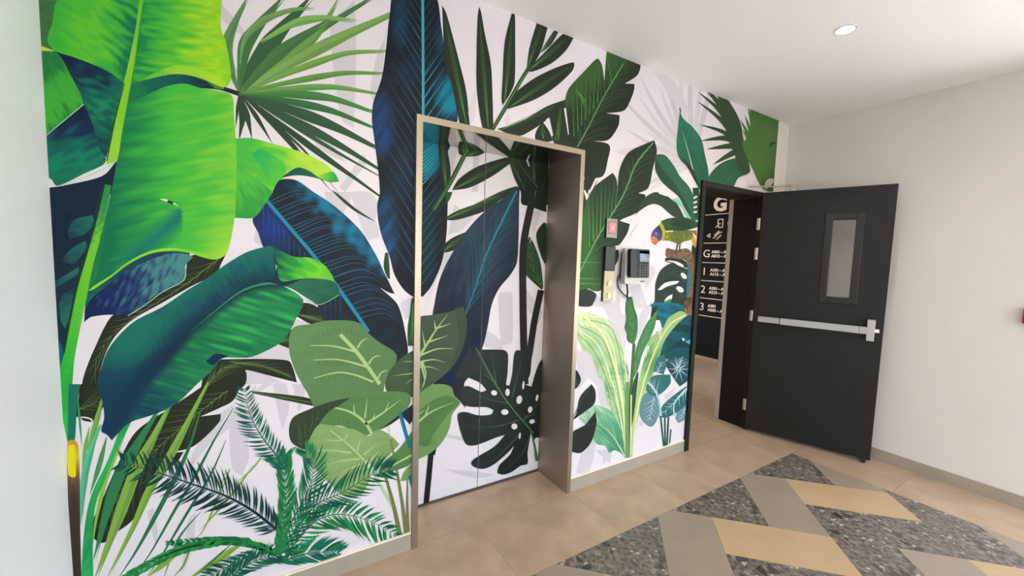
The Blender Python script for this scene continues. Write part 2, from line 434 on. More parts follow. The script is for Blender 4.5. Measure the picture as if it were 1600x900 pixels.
# wedge body: silver shell, thicker at the bottom
def rbox(x0, x1, y0, y1, z0, z1, r, n=4, yt=None):
    """rounded rectangle in x-z, extruded in y; yt = front y at the top edge"""
    pts = []
    for cx, cz, a0 in ((x1-r, z1-r, 0), (x0+r, z1-r, 90), (x0+r, z0+r, 180), (x1-r, z0+r, 270)):
        for k in range(n+1):
            a = math.radians(a0+90*k/n); pts.append((cx+r*cos(a), cz+r*sin(a)))
    bm = bmesh.new(); yt = y0 if yt is None else yt
    fr = [bm.verts.new((x, y0+(yt-y0)*(z-z0)/(z1-z0), z)) for x, z in pts]; bk = [bm.verts.new((x, y1, z)) for x, z in pts]
    bm.faces.new(fr); bm.faces.new(bk[::-1]); m = len(pts)
    for i in range(m): bm.faces.new((fr[i], fr[(i+1) % m], bk[(i+1) % m], bk[i]))
    bmesh.ops.recalc_face_normals(bm, faces=bm.faces[:])
    return bm
obj('wall_bracket', boxes((-.10, .10, -.03, -.0036, .03, .20)), M['plastic'], ph)
obj('shell', rbox(-.116, .116, -.064, -.028, 0, .232, .016, yt=-.052), M['silver'], ph)
obj('face_panel', rbox(-.094, .112, -.0655, -.060, .040, .228, .012, yt=-.0545), M['plastic'], ph)
hs = obj('handset', rbox(-.098, -.046, -.094, -.066, .046, .226, .022, yt=-.084), M['plasticg'], ph)
obj('handset_grip', rbox(-.040, .004, -.074, -.060, .046, .224, .008, yt=-.062), M['plastic'], ph)
scn = obj('screen', rbox(.014, .104, -.066, -.060, .146, .218, .004, yt=-.0580), M['lcd'], ph)
for k in range(3):
    obj('screen_text_line', boxes((.024, .084-.012*k, -.0640+.0006*k, -.0600, .166+.016*k, .169+.016*k)), M['lcdbar'], ph)
for r in range(5):
    for c in range(4):
        x = .012+.024*c; z = .052+.0175*r
        obj('key', boxes((x, x+.016, -.0675+.0025*r/5, -.060, z, z+.011)), M['keys'], ph)
obj('maker_mark', boxes((.030, .072, -.0644, -.062, .013, .019)), M['rubber'], ph)
def cr(pts, n=8):
    P = [Vector(p) for p in pts]; out = []
    for i in range(len(P)-1):
        p0, p1, p2, p3 = P[max(i-1, 0)], P[i], P[i+1], P[min(i+2, len(P)-1)]
        for k in range(n):
            t = k/n
            out.append(.5*((2*p1)+(p2-p0)*t+(2*p0-5*p1+4*p2-p3)*t*t+(3*p1-p0-3*p2+p3)*t**3))
    out.append(P[-1]); return out
obj('handset_cord', tube(cr([(-.085, -.052, .004), (-.070, -.050, -.05), (-.055, -.035, -.088), (-.020, -.02, -.098), (-.150, -.012, -.040), (-.150, -.01, .06), (-.10, -.015, .10)][:4]+[]), .006), M['plastic'], ph)
obj('line_cord', tube(cr([(-.020, -.02, -.098), (-.060, -.014, -.075), (-.112, -.012, -.030), (-.128, -.012, .03), (-.098, -.018, .075)]), .0035), M['plastic'], ph)

# ------------------------------------------------------------------ door frame and door
trim = struct(empty('trim_1', ((D0+D1)/2, 0, 0)), 'black door frame around the open doorway', 'door frame')
tx = (D0+D1)/2
obj('jamb', boxes((D0-tx, D0+.042-tx, -.022, .272, 0, ZD)), M['black'], trim)
obj('jamb', boxes((D1-.042-tx, D1-tx, -.022, .03, 0, ZD)), M['black'], trim)
obj('head', boxes((D0+.042-tx, D1-.042-tx, -.022, .03, ZD-.04, ZD)), M['black'], trim)
obj('head_lining', boxes((D0+.042-tx, D1-.042-tx, .03, .272, ZD-.030, ZD)), M['reveal'], trim)
obj('reveal_lining', boxes((D1-.03-tx, D1-tx, .03, .245, 0, ZD-.03)), M['reveal'], trim)
obj('reveal_edge', boxes((D1-.033-tx, D1-tx, .246, .285, 0, ZD-.03)), M['greytrim'], trim)
LA = 1.2671
HX, HY = 3.868, -.030
door = struct(empty('door_1', (HX, HY, 0), -LA), 'open black fire door with vision panel and silver push bar', 'door')
# local x runs along the leaf, local -y faces the lobby viewer
LW, LT, LZ0, LZ1 = .838, .045, .030, 2.100
vx0, vx1, vz0, vz1 = .487, .625, 1.252, 1.855
obj('leaf', boxes((0, vx0, 0, LT, LZ0, LZ1), (vx1, LW, 0, LT, LZ0, LZ1), (vx0, vx1, 0, LT, LZ0, vz0), (vx0, vx1, 0, LT, vz1, LZ1)), M['black'], door)
b0 = .048
obj('vision_frame', boxes((vx0-b0, vx0, -.014, -.0004, vz0-b0, vz1+b0), (vx1, vx1+b0, -.014, -.0004, vz0-b0, vz1+b0), (vx0, vx1, -.014, -.0004, vz0-b0, vz0), (vx0, vx1, -.014, -.0004, vz1, vz1+b0), bevel=.003), M['visionframe'], door)
obj('glass_pane', boxes((vx0, vx1, .018, .026, vz0, vz1)), M['glass'], door)
bar = obj('push_bar', boxes((.20, .700, -.052, -.012, .994, 1.046), bevel=.004), M['sat'], door)
obj('bar_rail', boxes((.040, .199, -.046, -.0004, .997, 1.043), bevel=.003), M['sat'], bar)
obj('bar_seam', boxes((.1975, .2015, -.050, -.0004, .996, 1.044)), M['rubber'], bar)
obj('bar_back', boxes((.20, .705, -.012, -.0004, 1.000, 1.040)), M['sat'], bar)
lh = obj('latch_case', boxes((.745, .790, -.050, -.0004, .946, 1.104), bevel=.003), M['sat'], bar)
obj('latch_arm', boxes((.701, .746, -.050, -.0004, .994, 1.046), bevel=.003), M['sat'], bar)
obj('latch_bolt', boxes((.790, .815, -.040, -.016, 1.012, 1.036), bevel=.002), M['white'], bar)
for z0, z1 in ((1.785, 1.885), (1.53, 1.63), (.995, 1.085), (.19, .29)):
    obj('hinge', cyl(.0075, .0075, z0, z1, 14, cx=-.012, cy=-.006), M['alu'], door)
    obj('hinge_plate', boxes((-.030, -.012, -.004, -.001, z0, z1)), M['alu'], door)
ds = obj('door_stop', boxes((.775, .815, -.004, .03, .012, .030), (.78, .81, -.006, .02, .0005, .012), bevel=.0015), M['rubber'], door)
cl = obj('closer_bracket', boxes((.19, .225, .004, .040, 2.1004, 2.150), bevel=.002), M['alu'], door)
# arm from the bracket to the frame head, modelled in door space
hl = Matrix.Rotation(LA, 4, 'Z') @ (Vector((3.66, -.028, 2.128)) - Vector((HX, HY, 0)))
obj('closer_arm', tube([(.205, .02, 2.148), (.10, .0, 2.144), tuple(hl)], .007), M['alu'], door)

# ------------------------------------------------------------------ fire alarm point at the right edge
fa = tag(empty('fire_alarm_point', (XR, -1.491, 1.222)), 'red fire alarm call point on the cream wall at the right edge', 'fire alarm')
obj('box', boxes((-.035, -.0006, -.05, .05, -.05, .05), bevel=.006), M['redbox'], fa)
obj('press_plate', boxes((-.0375, -.034, -.03, .03, -.03, .025)), M['white'], fa)

# ------------------------------------------------------------------ level directory lettering on the corridor wall
sg = tag(empty('directory_sign', (5.9695, 1.70, 0)), 'white level directory lettering on black corridor wall', 'sign')
def on_sign(y, z):   # reading direction is towards -y, facing -x
    R = Matrix(((0, 0, -1, 0), (-1, 0, 0, 0), (0, 1, 0, 0), (0, 0, 0, 1)))
    return Matrix.Translation((-.0025, y-1.70, z)) @ R
def stext(name, s, y, z, size, bold=0, sx=1): return text_mesh(name, s, size, M['white'], sg, on_sign(y, z), bold, .0015, sx=sx)
stext('level_letter', 'G', 1.745, 2.265, .285, .012, 1.0)
for z in (2.213, 1.786, 1.491, 1.215, .946, .676):
    obj('rule_line', boxes((-.004, -.0005, 1.10-1.70, 1.862-1.70, z-.005, z+.005)), M['white'], sg)
for ch, z in (('G', 1.572), ('1', 1.300), ('2', 1.025), ('3', .757)): stext('level_number', ch, 1.862, z, .165)
for z, a, b in ((1.572, 'A001 – A0', 'A013 – A0'), (1.300, 'A101 – A1', 'A115 – A1'), (1.025, 'A201 – A2', 'A213 – A2'), (.757, 'A301', 'A303 – A3')):
    for s_, zz in ((a, z+.062), (b, z)):
        yy = 1.722
        for wd in s_.split(' '):
            t_ = stext('range_text', wd, yy, zz, .060, .0022)
            yy = 1.70+min(v.co.y for v in t_.data.vertices)-.016
# pictograms: lift door with arrow, stairs, arrow head
def sbar(y0, z0, y1, z1, w):
    d = Vector((y1-y0, z1-z0)); d.normalize(); n = Vector((-d.y, d.x))*w/2
    P = [(y0+n.x, z0+n.y), (y1+n.x, z1+n.y), (y1-n.x, z1-n.y), (y0-n.x, z0-n.y)]
    bm = bmesh.new()
    a = [bm.verts.new((-.0005, p[0]-1.70, p[1])) for p in P]; b = [bm.verts.new((-.004, p[0]-1.70, p[1])) for p in P]
    bm.faces.new(a); bm.faces.new(b[::-1])
    for i in range(4): bm.faces.new((a[i], a[(i+1) % 4], b[(i+1) % 4], b[i]))
    bmesh.ops.recalc_face_normals(bm, faces=bm.faces[:])
    return bm
def picto(name, segs, w):
    bm = bmesh.new()
    for s in segs:
        b = sbar(*s, w); me = bpy.data.meshes.new('t'); b.to_mesh(me); b.free(); bm.from_mesh(me); bpy.data.meshes.remove(me)
    return obj(name, bm, M['white'], sg)
picto('exit_pictogram', [(1.655, 2.135, 1.580, 2.135), (1.580, 2.135, 1.580, 2.016), (1.580, 2.016, 1.650, 2.016), (1.655, 2.135, 1.650, 2.10), (1.66, 2.10, 1.64, 2.06), (1.64, 2.06, 1.69, 2.018), (1.665, 2.08, 1.61, 2.068), (1.645, 2.06, 1.640, 2.02)], .012)
picto('stairs_pictogram', [(1.72, 1.862, 1.69, 1.862), (1.69, 1.862, 1.69, 1.890), (1.69, 1.890, 1.66, 1.890), (1.66, 1.890, 1.66, 1.918), (1.66, 1.918, 1.63, 1.918), (1.63, 1.918, 1.63, 1.945), (1.63, 1.945, 1.58, 1.945), (1.70, 1.90, 1.63, 1.965), (1.66, 1.84, 1.59, 1.905)], .012)
picto('arrow_head', [(1.815, 1.898, 1.768, 1.928), (1.768, 1.928, 1.768, 1.870), (1.768, 1.870, 1.815, 1.898)], .011)
picto('exit_pictogram', [(1.50, 2.09, 1.47, 2.09), (1.50, 2.09, 1.50, 2.05)], .012)

# ------------------------------------------------------------------ printed leaf mural
# The artwork was measured on the photograph and rectified onto the wall plane (and onto the lift doors);
# everything below ends up as flat print lying on those surfaces.
def rect(px, py, yp):
    d = FW + RT*((px-800)/FPX) + UP*((450-py)/FPX)
    t = (yp-CAM.y)/d.y
    return CAM.x+d.x*t, CAM.z+d.z*t

def crop(ox_, oy_, s):
    return lambda *pts: [(ox_+x/s, oy_+y/s) for x, y in pts]
A = crop(0, 0, 3); B = crop(0, 300, 3); C = crop(0, 600, 3); D = crop(300, 0, 3); E = crop(300, 300, 3); F = crop(300, 600, 3)
G = crop(600, 0, 3); Hc = crop(600, 300, 3); I = crop(600, 550, 3); J = crop(880, 80, 3); K = crop(880, 300, 5); L = crop(880, 470, 3)
PX = lambda *pts: list(pts)

def smooth(P, closed, n=5):
    out = []; m = len(P)
    rng = range(m) if closed else range(m-1)
    for i in rng:
        if closed: p0, p1, p2, p3 = P[(i-1) % m], P[i], P[(i+1) % m], P[(i+2) % m]
        else: p0, p1, p2, p3 = P[max(i-1, 0)], P[i], P[i+1], P[min(i+2, m-1)]
        # centripetal-like damping: shorten tangents that overshoot
        l12 = math.hypot(p2[0]-p1[0], p2[1]-p1[1])
        def tan(a, b):
            tx_, ty_ = (b[0]-a[0])/2, (b[1]-a[1])/2; l = math.hypot(tx_, ty_)
            k = min(1, l12/l) if l > 1e-9 else 0
            return tx_*k, ty_*k
        if l12 < 1e-6: continue
        def sharp(a, b, c):
            u = (b[0]-a[0], b[1]-a[1]); v = (c[0]-b[0], c[1]-b[1]); lu = math.hypot(*u); lv = math.hypot(*v)
            return lu > 1e-6 and lv > 1e-6 and (u[0]*v[0]+u[1]*v[1])/(lu*lv) < .12
        half = ((p2[0]-p1[0])*.7, (p2[1]-p1[1])*.7)
        t1 = half if closed and sharp(p0, p1, p2) else tan(p0, p2)
        t2 = half if closed and sharp(p1, p2, p3) else tan(p1, p3)
        for k in range(n):
            t = k/n; h00 = 2*t**3-3*t*t+1; h10 = t**3-2*t*t+t; h01 = -2*t**3+3*t*t; h11 = t**3-t*t
            out.append((h00*p1[0]+h10*t1[0]+h01*p2[0]+h11*t2[0], h00*p1[1]+h10*t1[1]+h01*p2[1]+h11*t2[1]))
    if not closed: out.append(P[-1])
    return out

def inside(P, x, y):
    r = False; n = len(P); j = n-1
    for i in range(n):
        xi, yi = P[i]; xj, yj = P[j]
        if (yi > y) != (yj > y) and x < (xj-xi)*(y-yi)/(yj-yi)+xi: r = not r
        j = i
    return r

def mixc(a, b, t):
    t = max(0, min(1, t)); return tuple(a[k]+(b[k]-a[k])*t for k in range(3))

def grad(p0, p1, cols, nz=.25, ang=0, sx=30, sy=6, seed=0, fine=.0):
    """colour ramp from p0 to p1 (photo pixels), broken up by brush streaks running at ang degrees"""
    dx, dy = p1[0]-p0[0], p1[1]-p0[1]; q = dx*dx+dy*dy; ca, sa = cos(math.radians(ang)), sin(math.radians(ang))
    def f(x, y):
        t = ((x-p0[0])*dx+(y-p0[1])*dy)/q
        u, v = (x*ca+y*sa)/sx, (-x*sa+y*ca)/sy
        t += nz*1.6*noise.noise((u, v, seed)) + fine*noise.noise((u*3, v*3, seed+9))
        t = max(0, min(.9999, t))*(len(cols)-1); i = int(t); w = t-i
        w = w*w*(3-2*w)
        return mixc(cols[i], cols[i+1], w)
    return f

class Print:
    """one printed motif: flat faces with a colour attribute, stacked in hair-thin ink layers"""
    layer = 0
    def __init__(s, name, parent, yp, clip, label=None):
        s.name, s.parent, s.yp, s.clip, s.label = name, parent, yp, clip, label
        s.v, s.f, s.c = [], [], []; s.filled = False
        s.step()
    def step(s):
        Print.layer += 1; s.off = .00025+.0000025*Print.layer; s.cells = set()
    def add(s, pts, faces, cols):
        k = len(s.v)
        for (x, y), c in zip(pts, cols):
            X, Z = rect(x, y, s.yp); s.v.append((X, s.yp-s.off, Z)); s.c.append((*[v*.80 for v in lin(c)], 1))
        s.f += [tuple(i+k for i in f) for f in faces]
    def fill(s, P, col, sm=True, grid=0, n=5):
        s.step(); s.filled = True
        if sm: P = smooth(P, True, n)
        V = [Vector(p) for p in P]; m = len(V)
        edges = [(i, (i+1) % m) for i in range(m)]
        if callable(col):
            g = grid or 5
            x0 = min(p[0] for p in P); x1 = max(p[0] for p in P); y0 = min(p[1] for p in P); y1 = max(p[1] for p in P)
            j = 0; y = y0+g*.5
            while y < y1:
                x = x0+g*(.5 if j % 2 else 0)
                while x < x1:
                    if inside(P, x, y): V.append(Vector((x, y)))
                    x += g
                y += g*.87; j += 1
        r = delaunay_2d_cdt(V, edges, [], 1, 1e-4)
        pts = [(p.x, p.y) for p in r[0]]
        fs = [tuple(f) for f in r[2]]
        s.add(pts, fs, [col(*p) for p in pts] if callable(col) else [col]*len(pts))
        return P
    def stroke(s, P, w, col, prof='taper', sm=True, n=6, step=False):
        if step: s.step()
        if sm and len(P) > 2: P = smooth(P, False, n)
        m = len(P); L = [0]
        for i in range(1, m): L.append(L[-1]+math.hypot(P[i][0]-P[i-1][0], P[i][1]-P[i-1][1]))
        if L[-1] < .5: return
        pts = []; 
        for i in range(m):
            t = L[i]/L[-1]; a = P[max(i-1, 0)]; b = P[min(i+1, m-1)]
            dx, dy = b[0]-a[0], b[1]-a[1]; l = math.hypot(dx, dy) or 1
            if prof == 'taper': k = 1-.92*t
            elif prof == 'leaf': k = max(.03, sin(pi*min(1, t**.75))**.8)
            elif prof == 'blade': k = max(.06, min(1, t*2.4+.2)*min(1, (1-t)*2.4+.03))
            elif prof == 'fan': k = max(.05, min(1, t*1.7+.14)*min(1, (1-t)*1.7+.04))
            elif prof == 'grow': k = .35+.65*t
            else: k = 1
            h = w*k/2
            pts += [(P[i][0]-dy/l*h, P[i][1]+dx/l*h), (P[i][0]+dy/l*h, P[i][1]-dx/l*h)]
        fs = [(2*i, 2*i+1, 2*i+3, 2*i+2) for i in range(m-1)]
        # ink that would lie on ink of the same layer moves up one layer
        cs = set()
        for i in range(0, 2*m, 2):
            (xa, ya), (xb, yb) = pts[i], pts[i+1]; nx, ny = (pts[i+2] if i+2 < 2*m else pts[i]), (pts[i+3] if i+3 < 2*m else pts[i+1])
            kk = max(1, int(math.hypot(nx[0]-xa, nx[1]-ya)/1.5)); jj = max(1, int(math.hypot(xb-xa, yb-ya)/1.5))
            for a_ in range(kk):
                for b_ in range(jj+1):
                    u_, v_ = a_/kk, b_/jj
                    x = (xa*(1-v_)+xb*v_)*(1-u_)+(nx[0]*(1-v_)+ny[0]*v_)*u_; y = (ya*(1-v_)+yb*v_)*(1-u_)+(nx[1]*(1-v_)+ny[1]*v_)*u_
                    cs.add((int(x/1.5), int(y/1.5)))
        if len(cs & s.cells) > 5 or s.filled: s.step()
        s.filled = False; s.cells |= cs
        if callable(col): cols = [col(*p) for p in pts]
        else: cols = [col]*len(pts)
        s.add(pts, fs, cols)
    def veins(s, P, rib, n, ang, col, w=1.0, frac=.92, sides=(1, -1), bend=.12, t0=.04, t1=.95, jit=.05, seed=1, prof='taper', sm=True):
        """side veins from a rib out towards the outline P"""
        rng_ = random.Random(seed)
        R = smooth(rib, False, 10) if len(rib) > 2 else [(rib[0][0]+(rib[1][0]-rib[0][0])*k/20, rib[0][1]+(rib[1][1]-rib[0][1])*k/20) for k in range(21)]
        Q = smooth(P, True) if sm else P
        for sd in sides:
            for k in range(n):
                t = t0+(t1-t0)*(k+.5*(sd > 0)+rng_.uniform(-.2, .2))/n
                i = min(max(int(t*(len(R)-1)), 0), len(R)-2)
                p = R[i]; q = R[i+1]; th = math.atan2(q[1]-p[1], q[0]-p[0]) + sd*math.radians(ang)*(1+rng_.uniform(-jit, jit))
                dx, dy = cos(th), sin(th); best = 1e9
                for a in range(len(Q)):
                    x1, y1 = Q[a]; x2, y2 = Q[(a+1) % len(Q)]; ex, ey = x2-x1, y2-y1
                    den = dx*ey-dy*ex
                    if abs(den) < 1e-9: continue
                    u = ((x1-p[0])*ey-(y1-p[1])*ex)/den; v = ((x1-p[0])*dy-(y1-p[1])*dx)/den
                    if u > .8 and 0 <= v <= 1: best = min(best, u)
                if best > 900 or best < 3: continue
                l = best*(frac if not isinstance(frac, tuple) else rng_.uniform(*frac))
                b = bend*l*sd
                mid = (p[0]+dx*l*.55-dy*b*-.35, p[1]+dy*l*.55+dx*b*-.35)
                s.stroke([p, mid, (p[0]+dx*l, p[1]+dy*l)], w, col, prof, n=4)
    def build(s, m):
        bm = bmesh.new(); cl = bm.verts.layers.float_color.new('ink')
        vs = []
        for co, c in zip(s.v, s.c):
            v = bm.verts.new(co); v[cl] = c; vs.append(v)
        for f in s.f:
            try: bm.faces.new([vs[i] for i in f])
            except ValueError: pass
        x0, x1, z0, z1, holes = s.clip
        def cut(co, no, outer=True):
            bmesh.ops.bisect_plane(bm, geom=bm.verts[:]+bm.edges[:]+bm.faces[:], plane_co=co, plane_no=no, clear_outer=outer)
        xa = min((v.co.x for v in bm.verts), default=0); xb = max((v.co.x for v in bm.verts), default=0)
        za = min((v.co.z for v in bm.verts), default=0); zb = max((v.co.z for v in bm.verts), default=0)
        if xa < x0: cut((x0, 0, 0), (-1, 0, 0))
        if xb > x1: cut((x1, 0, 0), (1, 0, 0))
        if za < z0: cut((0, 0, z0), (0, 0, -1))
        if zb > z1: cut((0, 0, z1), (0, 0, 1))
        for hx0, hx1, hz in holes:
            if xb > hx0 and xa < hx1 and za < hz:
                if xa < hx0: cut((hx0, 0, 0), (1, 0, 0), False)
                if xb > hx1: cut((hx1, 0, 0), (1, 0, 0), False)
                if zb > hz: cut((0, 0, hz), (0, 0, 1), False)
                dead = [f for f in bm.faces if (lambda c: hx0 < c.x < hx1 and c.z < hz)(f.calc_center_median())]
                bmesh.ops.delete(bm, geom=dead, context='FACES')
        bmesh.ops.delete(bm, geom=[v for v in bm.verts if not v.link_faces], context='VERTS')
        if not bm.faces: bm.free(); return None
        for f in bm.faces:
            if f.normal.y > 0: f.normal_flip()
        me = bpy.data.meshes.new(s.name); bm.to_mesh(me); bm.free(); me.materials.append(m)
        o = bpy.data.objects.new(s.name, me); COL.objects.link(o); o.parent = s.parent
        o.matrix_parent_inverse = s.parent.matrix_world.inverted() if s.parent.type == 'EMPTY' else Matrix.Translation(-Vector(s.origin))
        if s.label: o['label'] = s.label
        return o

def ink_material():
    m = bpy.data.materials.new('mural_ink'); m.use_nodes = True; nt = m.node_tree; b = nt.nodes['Principled BSDF']
    a = nt.nodes.new('ShaderNodeAttribute'); a.attribute_name = 'ink'
    nt.links.new(a.outputs['Color'], b.inputs['Base Color'])
    b.inputs['Roughness'].default_value = .55; b.inputs['Specular IOR Level'].default_value = .15
    return m
INK = ink_material()
M['muralpaper'] = mat('mural_paper', (205, 198, 202), .6, var=.012, vscale=4)

MX1 = 4.085      # right edge of the wallpaper
mural = tag(empty('mural', (1.9, 0, 0)), 'tropical leaf mural wallpaper covering the elevator wall', 'mural')
bpy.context.view_layer.update()
obj('paper', boxes((XL+.0006-1.9, E0-1.9, -.0002, -.00005, HB+.006, H-.0005), (E0-1.9, E1-1.9, -.0002, -.00005, ZE, H-.0005), (E1-1.9, D0-1.9, -.0002, -.00005, HB+.006, H-.0005),
    (D0-1.9, D1-1.9, -.0002, -.00005, ZD, H-.0005), (D1-1.9, MX1-1.9, -.0002, -.00005, .09, H-.0005)), M['muralpaper'], mural)
CLIPW = (XL+.0008, MX1, HB+.0062, H-.0006, [(E0-.0006, E1+.0006, ZE+.0006), (D0, D1, ZD)])
CLIPL = (E0, SEAM-.0024, .013, ZE-.001, [])
CLIPR = (SEAM+.0024, E1, .013, ZE-.001, [])
prints = []
def wallp(name, label=None):
    p = Print(name, mural, 0.0, CLIPW, label); p.origin = (1.9, 0, 0); prints.append(p); return p
class DoorPrint:
    """the same artwork applied to both door panels; each panel keeps its own half"""
    def __init__(s, name):
        s.a = Print(name, panel_l, DEP, CLIPL); s.b = Print(name, panel_r, DEP, CLIPR)
        for q in (s.a, s.b): q.origin = (ox, 0, 0); prints.append(q)
    def __getattr__(s, k):
        def call(*a, **kw):
            getattr(s.a, k)(*a, **kw); return getattr(s.b, k)(*a, **kw)
        return call

GH = (206, 200, 205); GH2 = (196, 190, 197); GH3 = (214, 208, 212)
DK = (38, 46, 36); DKV = (72, 128, 66); PALE = (168, 194, 128)

# ---- pale ghost leaves behind everything
p = wallp('ghost_leaf')
for P in (D((650,110),(700,60),(760,0),(770,200),(760,600),(700,560),(660,300)), D((870,250),(905,180),(890,360),(850,480),(835,420)), D((690,880),(760,780),(800,720),(820,760),(760,840),(720,900)), D((560,640),(640,660),(720,760),(600,700)),
          E((620,0),(760,0),(700,120),(640,60)), E((740,0),(830,0),(870,60),(840,200),(800,160)), E((760,60),(860,140),(880,210),(820,220)), E((270,60),(340,140),(325,250),(290,230),(300,150)),
          E((300,750),(450,700),(460,790),(270,790)), E((245,830),(330,850),(420,890),(300,900),(240,900)), E((480,600),(560,620),(470,640),(440,680)), E((980,520),(1050,490),(1040,560),(1000,600)),
          F((380,0),(440,0),(455,110),(425,215),(400,120)), F((470,0),(530,0),(520,90),(500,130)), F((180,120),(240,150),(260,250),(240,430),(190,400),(175,250)), F((230,90),(310,110),(270,250),(240,330)),
          F((0,330),(110,160),(200,90),(60,310),(0,380)), C((950,300),(1040,190),(1150,60),(1200,0),(1200,40),(1080,200),(900,340)), C((1080,230),(1130,200),(1170,330),(1130,430),(1090,380)), C((690,600),(720,580),(740,700),(730,760)), C((880,640),(920,600),(900,780),(850,900)),
          F((380,0),(330,0),(250,110),(200,200),(240,90)), D((140,20),(250,150),(240,170),(140,90)), D((190,300),(220,330),(150,400),(190,350))):
    p = wallp('ghost_leaf'); p.fill(P, GH)
for a, b in (((690,880),(860,640)), ((600,700),(850,560)), ((650,800),(800,700))):
    p = wallp('ghost_leaf'); p.stroke(D(a, b), 7, GH3, 'leaf')
p = wallp('ghost_leaf')
for k in range(9): p.stroke(E((360,760), (270+24*k, 900 if k % 2 else 700)), 4, GH3, 'leaf')
p = wallp('ghost_leaf')
for k in range(6): p.stroke(E((980+12*k,520), (1030,600+16*k)), 3, GH2, 'leaf')
# ghost fan on the upper right
p = wallp('ghost_leaf')
fc = J((612,520))[0]
for k, a in enumerate(range(150, 292, 8)):
    r = 95+ (25 if k % 2 else 0) + (40 if a > 215 else 0) + (25 if a > 250 else 0)
    th = math.radians(a); r *= 1+.0*k
    p.stroke([fc, (fc[0]+cos(th-.06)*r*.55, fc[1]+sin(th-.06)*r*.55), (fc[0]+cos(th)*r, fc[1]+sin(th)*r)], 8, GH if k % 2 else GH3, 'leaf')
for a in (300, 315, 330, 345):
    th = math.radians(a); p.stroke([fc, (fc[0]+cos(th)*70, fc[1]+sin(th)*60)], 8, GH2, 'leaf')
for P in (J((640,20),(700,150),(690,180),(600,60)), J((420,90),(520,140),(600,300),(540,260)), J((240,470),(430,430),(440,450),(300,490))): p = wallp('ghost_leaf'); p.fill(P, GH3)
# ghost streaks low on the right
p = wallp('ghost_leaf')
for P in (L((60,230),(110,250),(130,330),(70,420)), L((150,300),(190,380),(210,500),(170,480)), L((70,60),(140,250),(160,400),(100,330)), L((200,80),(300,60),(290,230),(240,150)), L((180,20),(260,0),(290,130),(230,100)),
          K((180,895),(230,880),(260,800),(340,860),(420,900)), K((430,480),(460,620),(440,900),(400,900),(420,700)), K((520,740),(600,720),(660,900),(560,900)), K((660,560),(720,600),(690,700),(640,760)), K((490,400),(560,260),(590,250),(530,340)),
          L((340,190),(360,60),(420,0),(380,120)), L((100,640),(150,660),(120,800),(60,810)), L((190,690),(200,700),(195,770),(185,760)), L((150,700),(230,700),(220,760),(212,760)),L((355,560),(372,570),(368,590),(357,585))):
    p = wallp('ghost_leaf'); p.fill(P, GH)
p = wallp('ghost_leaf')
for k in range(7): p.stroke(K((470+22*k,560), (430+36*k, 900)), 3.5, GH2, 'leaf')
p = wallp('ghost_leaf')
for k in range(5): p.stroke(L((310,300-20*k), (190+8*k, 130+10*k)), 3, GH2, 'leaf')

# ---- dark palm blades behind the left leaves
def darkleaf(name, P, rib=None, n=14, ang=38, vc=DKV, base=(36,40,27), w=1.0, frac=.96, **kw):
    q = wallp(name); q.fill(P, base)
    if rib: q.step(); q.veins(P, rib, n, ang, vc, w, frac, **kw); q.stroke(rib, w*1.8, vc, 'taper')
    return q
VL = (92, 118, 62)
darkleaf('palm_leaf', B((1065,280),(1040,330),(1010,385),(900,440),(760,520),(620,600),(530,690),(480,800),(450,960),(440,1080),(380,1060),(385,900),(400,840),(440,740),(520,585),(600,560),(700,500),(830,420),(870,370),(890,300)), B((1030,310),(860,440),(640,580),(500,700),(420,860)), 16, 24, VL)
darkleaf('palm_leaf', C((960,0),(1000,-60),(1130,0),(1095,75),(1030,112),(940,152),(1035,140),(1030,175),(960,250),(890,300),(780,322),(862,318),(830,365),(760,430),(700,520),(620,640),(540,700),(480,745),(420,690),(480,540),(560,360),(640,220),(800,110)), C((1080,20),(900,160),(700,340),(560,520),(470,700)), 22, 34, VL)
p = darkleaf('palm_leaf', C((350,155),(370,60),(380,0),(480,0),(490,90),(440,185),(420,165)), C((370,120),(470,80)), 4, 30, VL)
p.fill(C((355,155),(420,165),(440,190),(432,165),(400,153)), (226,219,223))
darkleaf('palm_leaf', E((100,785),(300,782),(450,790),(475,830),(492,893),(400,870),(260,835),(180,830)), E((110,795),(300,810),(485,870)), 9, 9, VL, frac=.9)
darkleaf('palm_leaf', E((250,835),(250,900),(200,930),(40,930),(60,840),(110,790),(190,800)), E((60,920),(140,830),(230,800)), 10, 24, VL)
darkleaf('palm_leaf', E((470,570),(520,520),(590,540),(640,600),(630,615),(560,620)), E((480,570),(620,605)), 5, 12, VL)
darkleaf('palm_leaf', E((425,650),(470,645),(460,735),(395,710)), E((400,705),(465,690)), 4, 20, VL)
darkleaf('palm_leaf', F((275,32),(350,40),(520,60),(610,85),(590,105),(480,85),(340,55),(285,42)), F((285,37),(600,95)), 6, 6, VL)
p = wallp('palm_leaf'); p.fill(A((150,0),(290,0),(270,90),(262,180),(262,238),(150,215)), (62,110,60))
for k in range(4): p.stroke(A((150,20+38*k), (262,60+30*k)), 3 if k != 1 else 6, (150,212,205) if k in (1, 3) else (36,70,46), 'leaf')

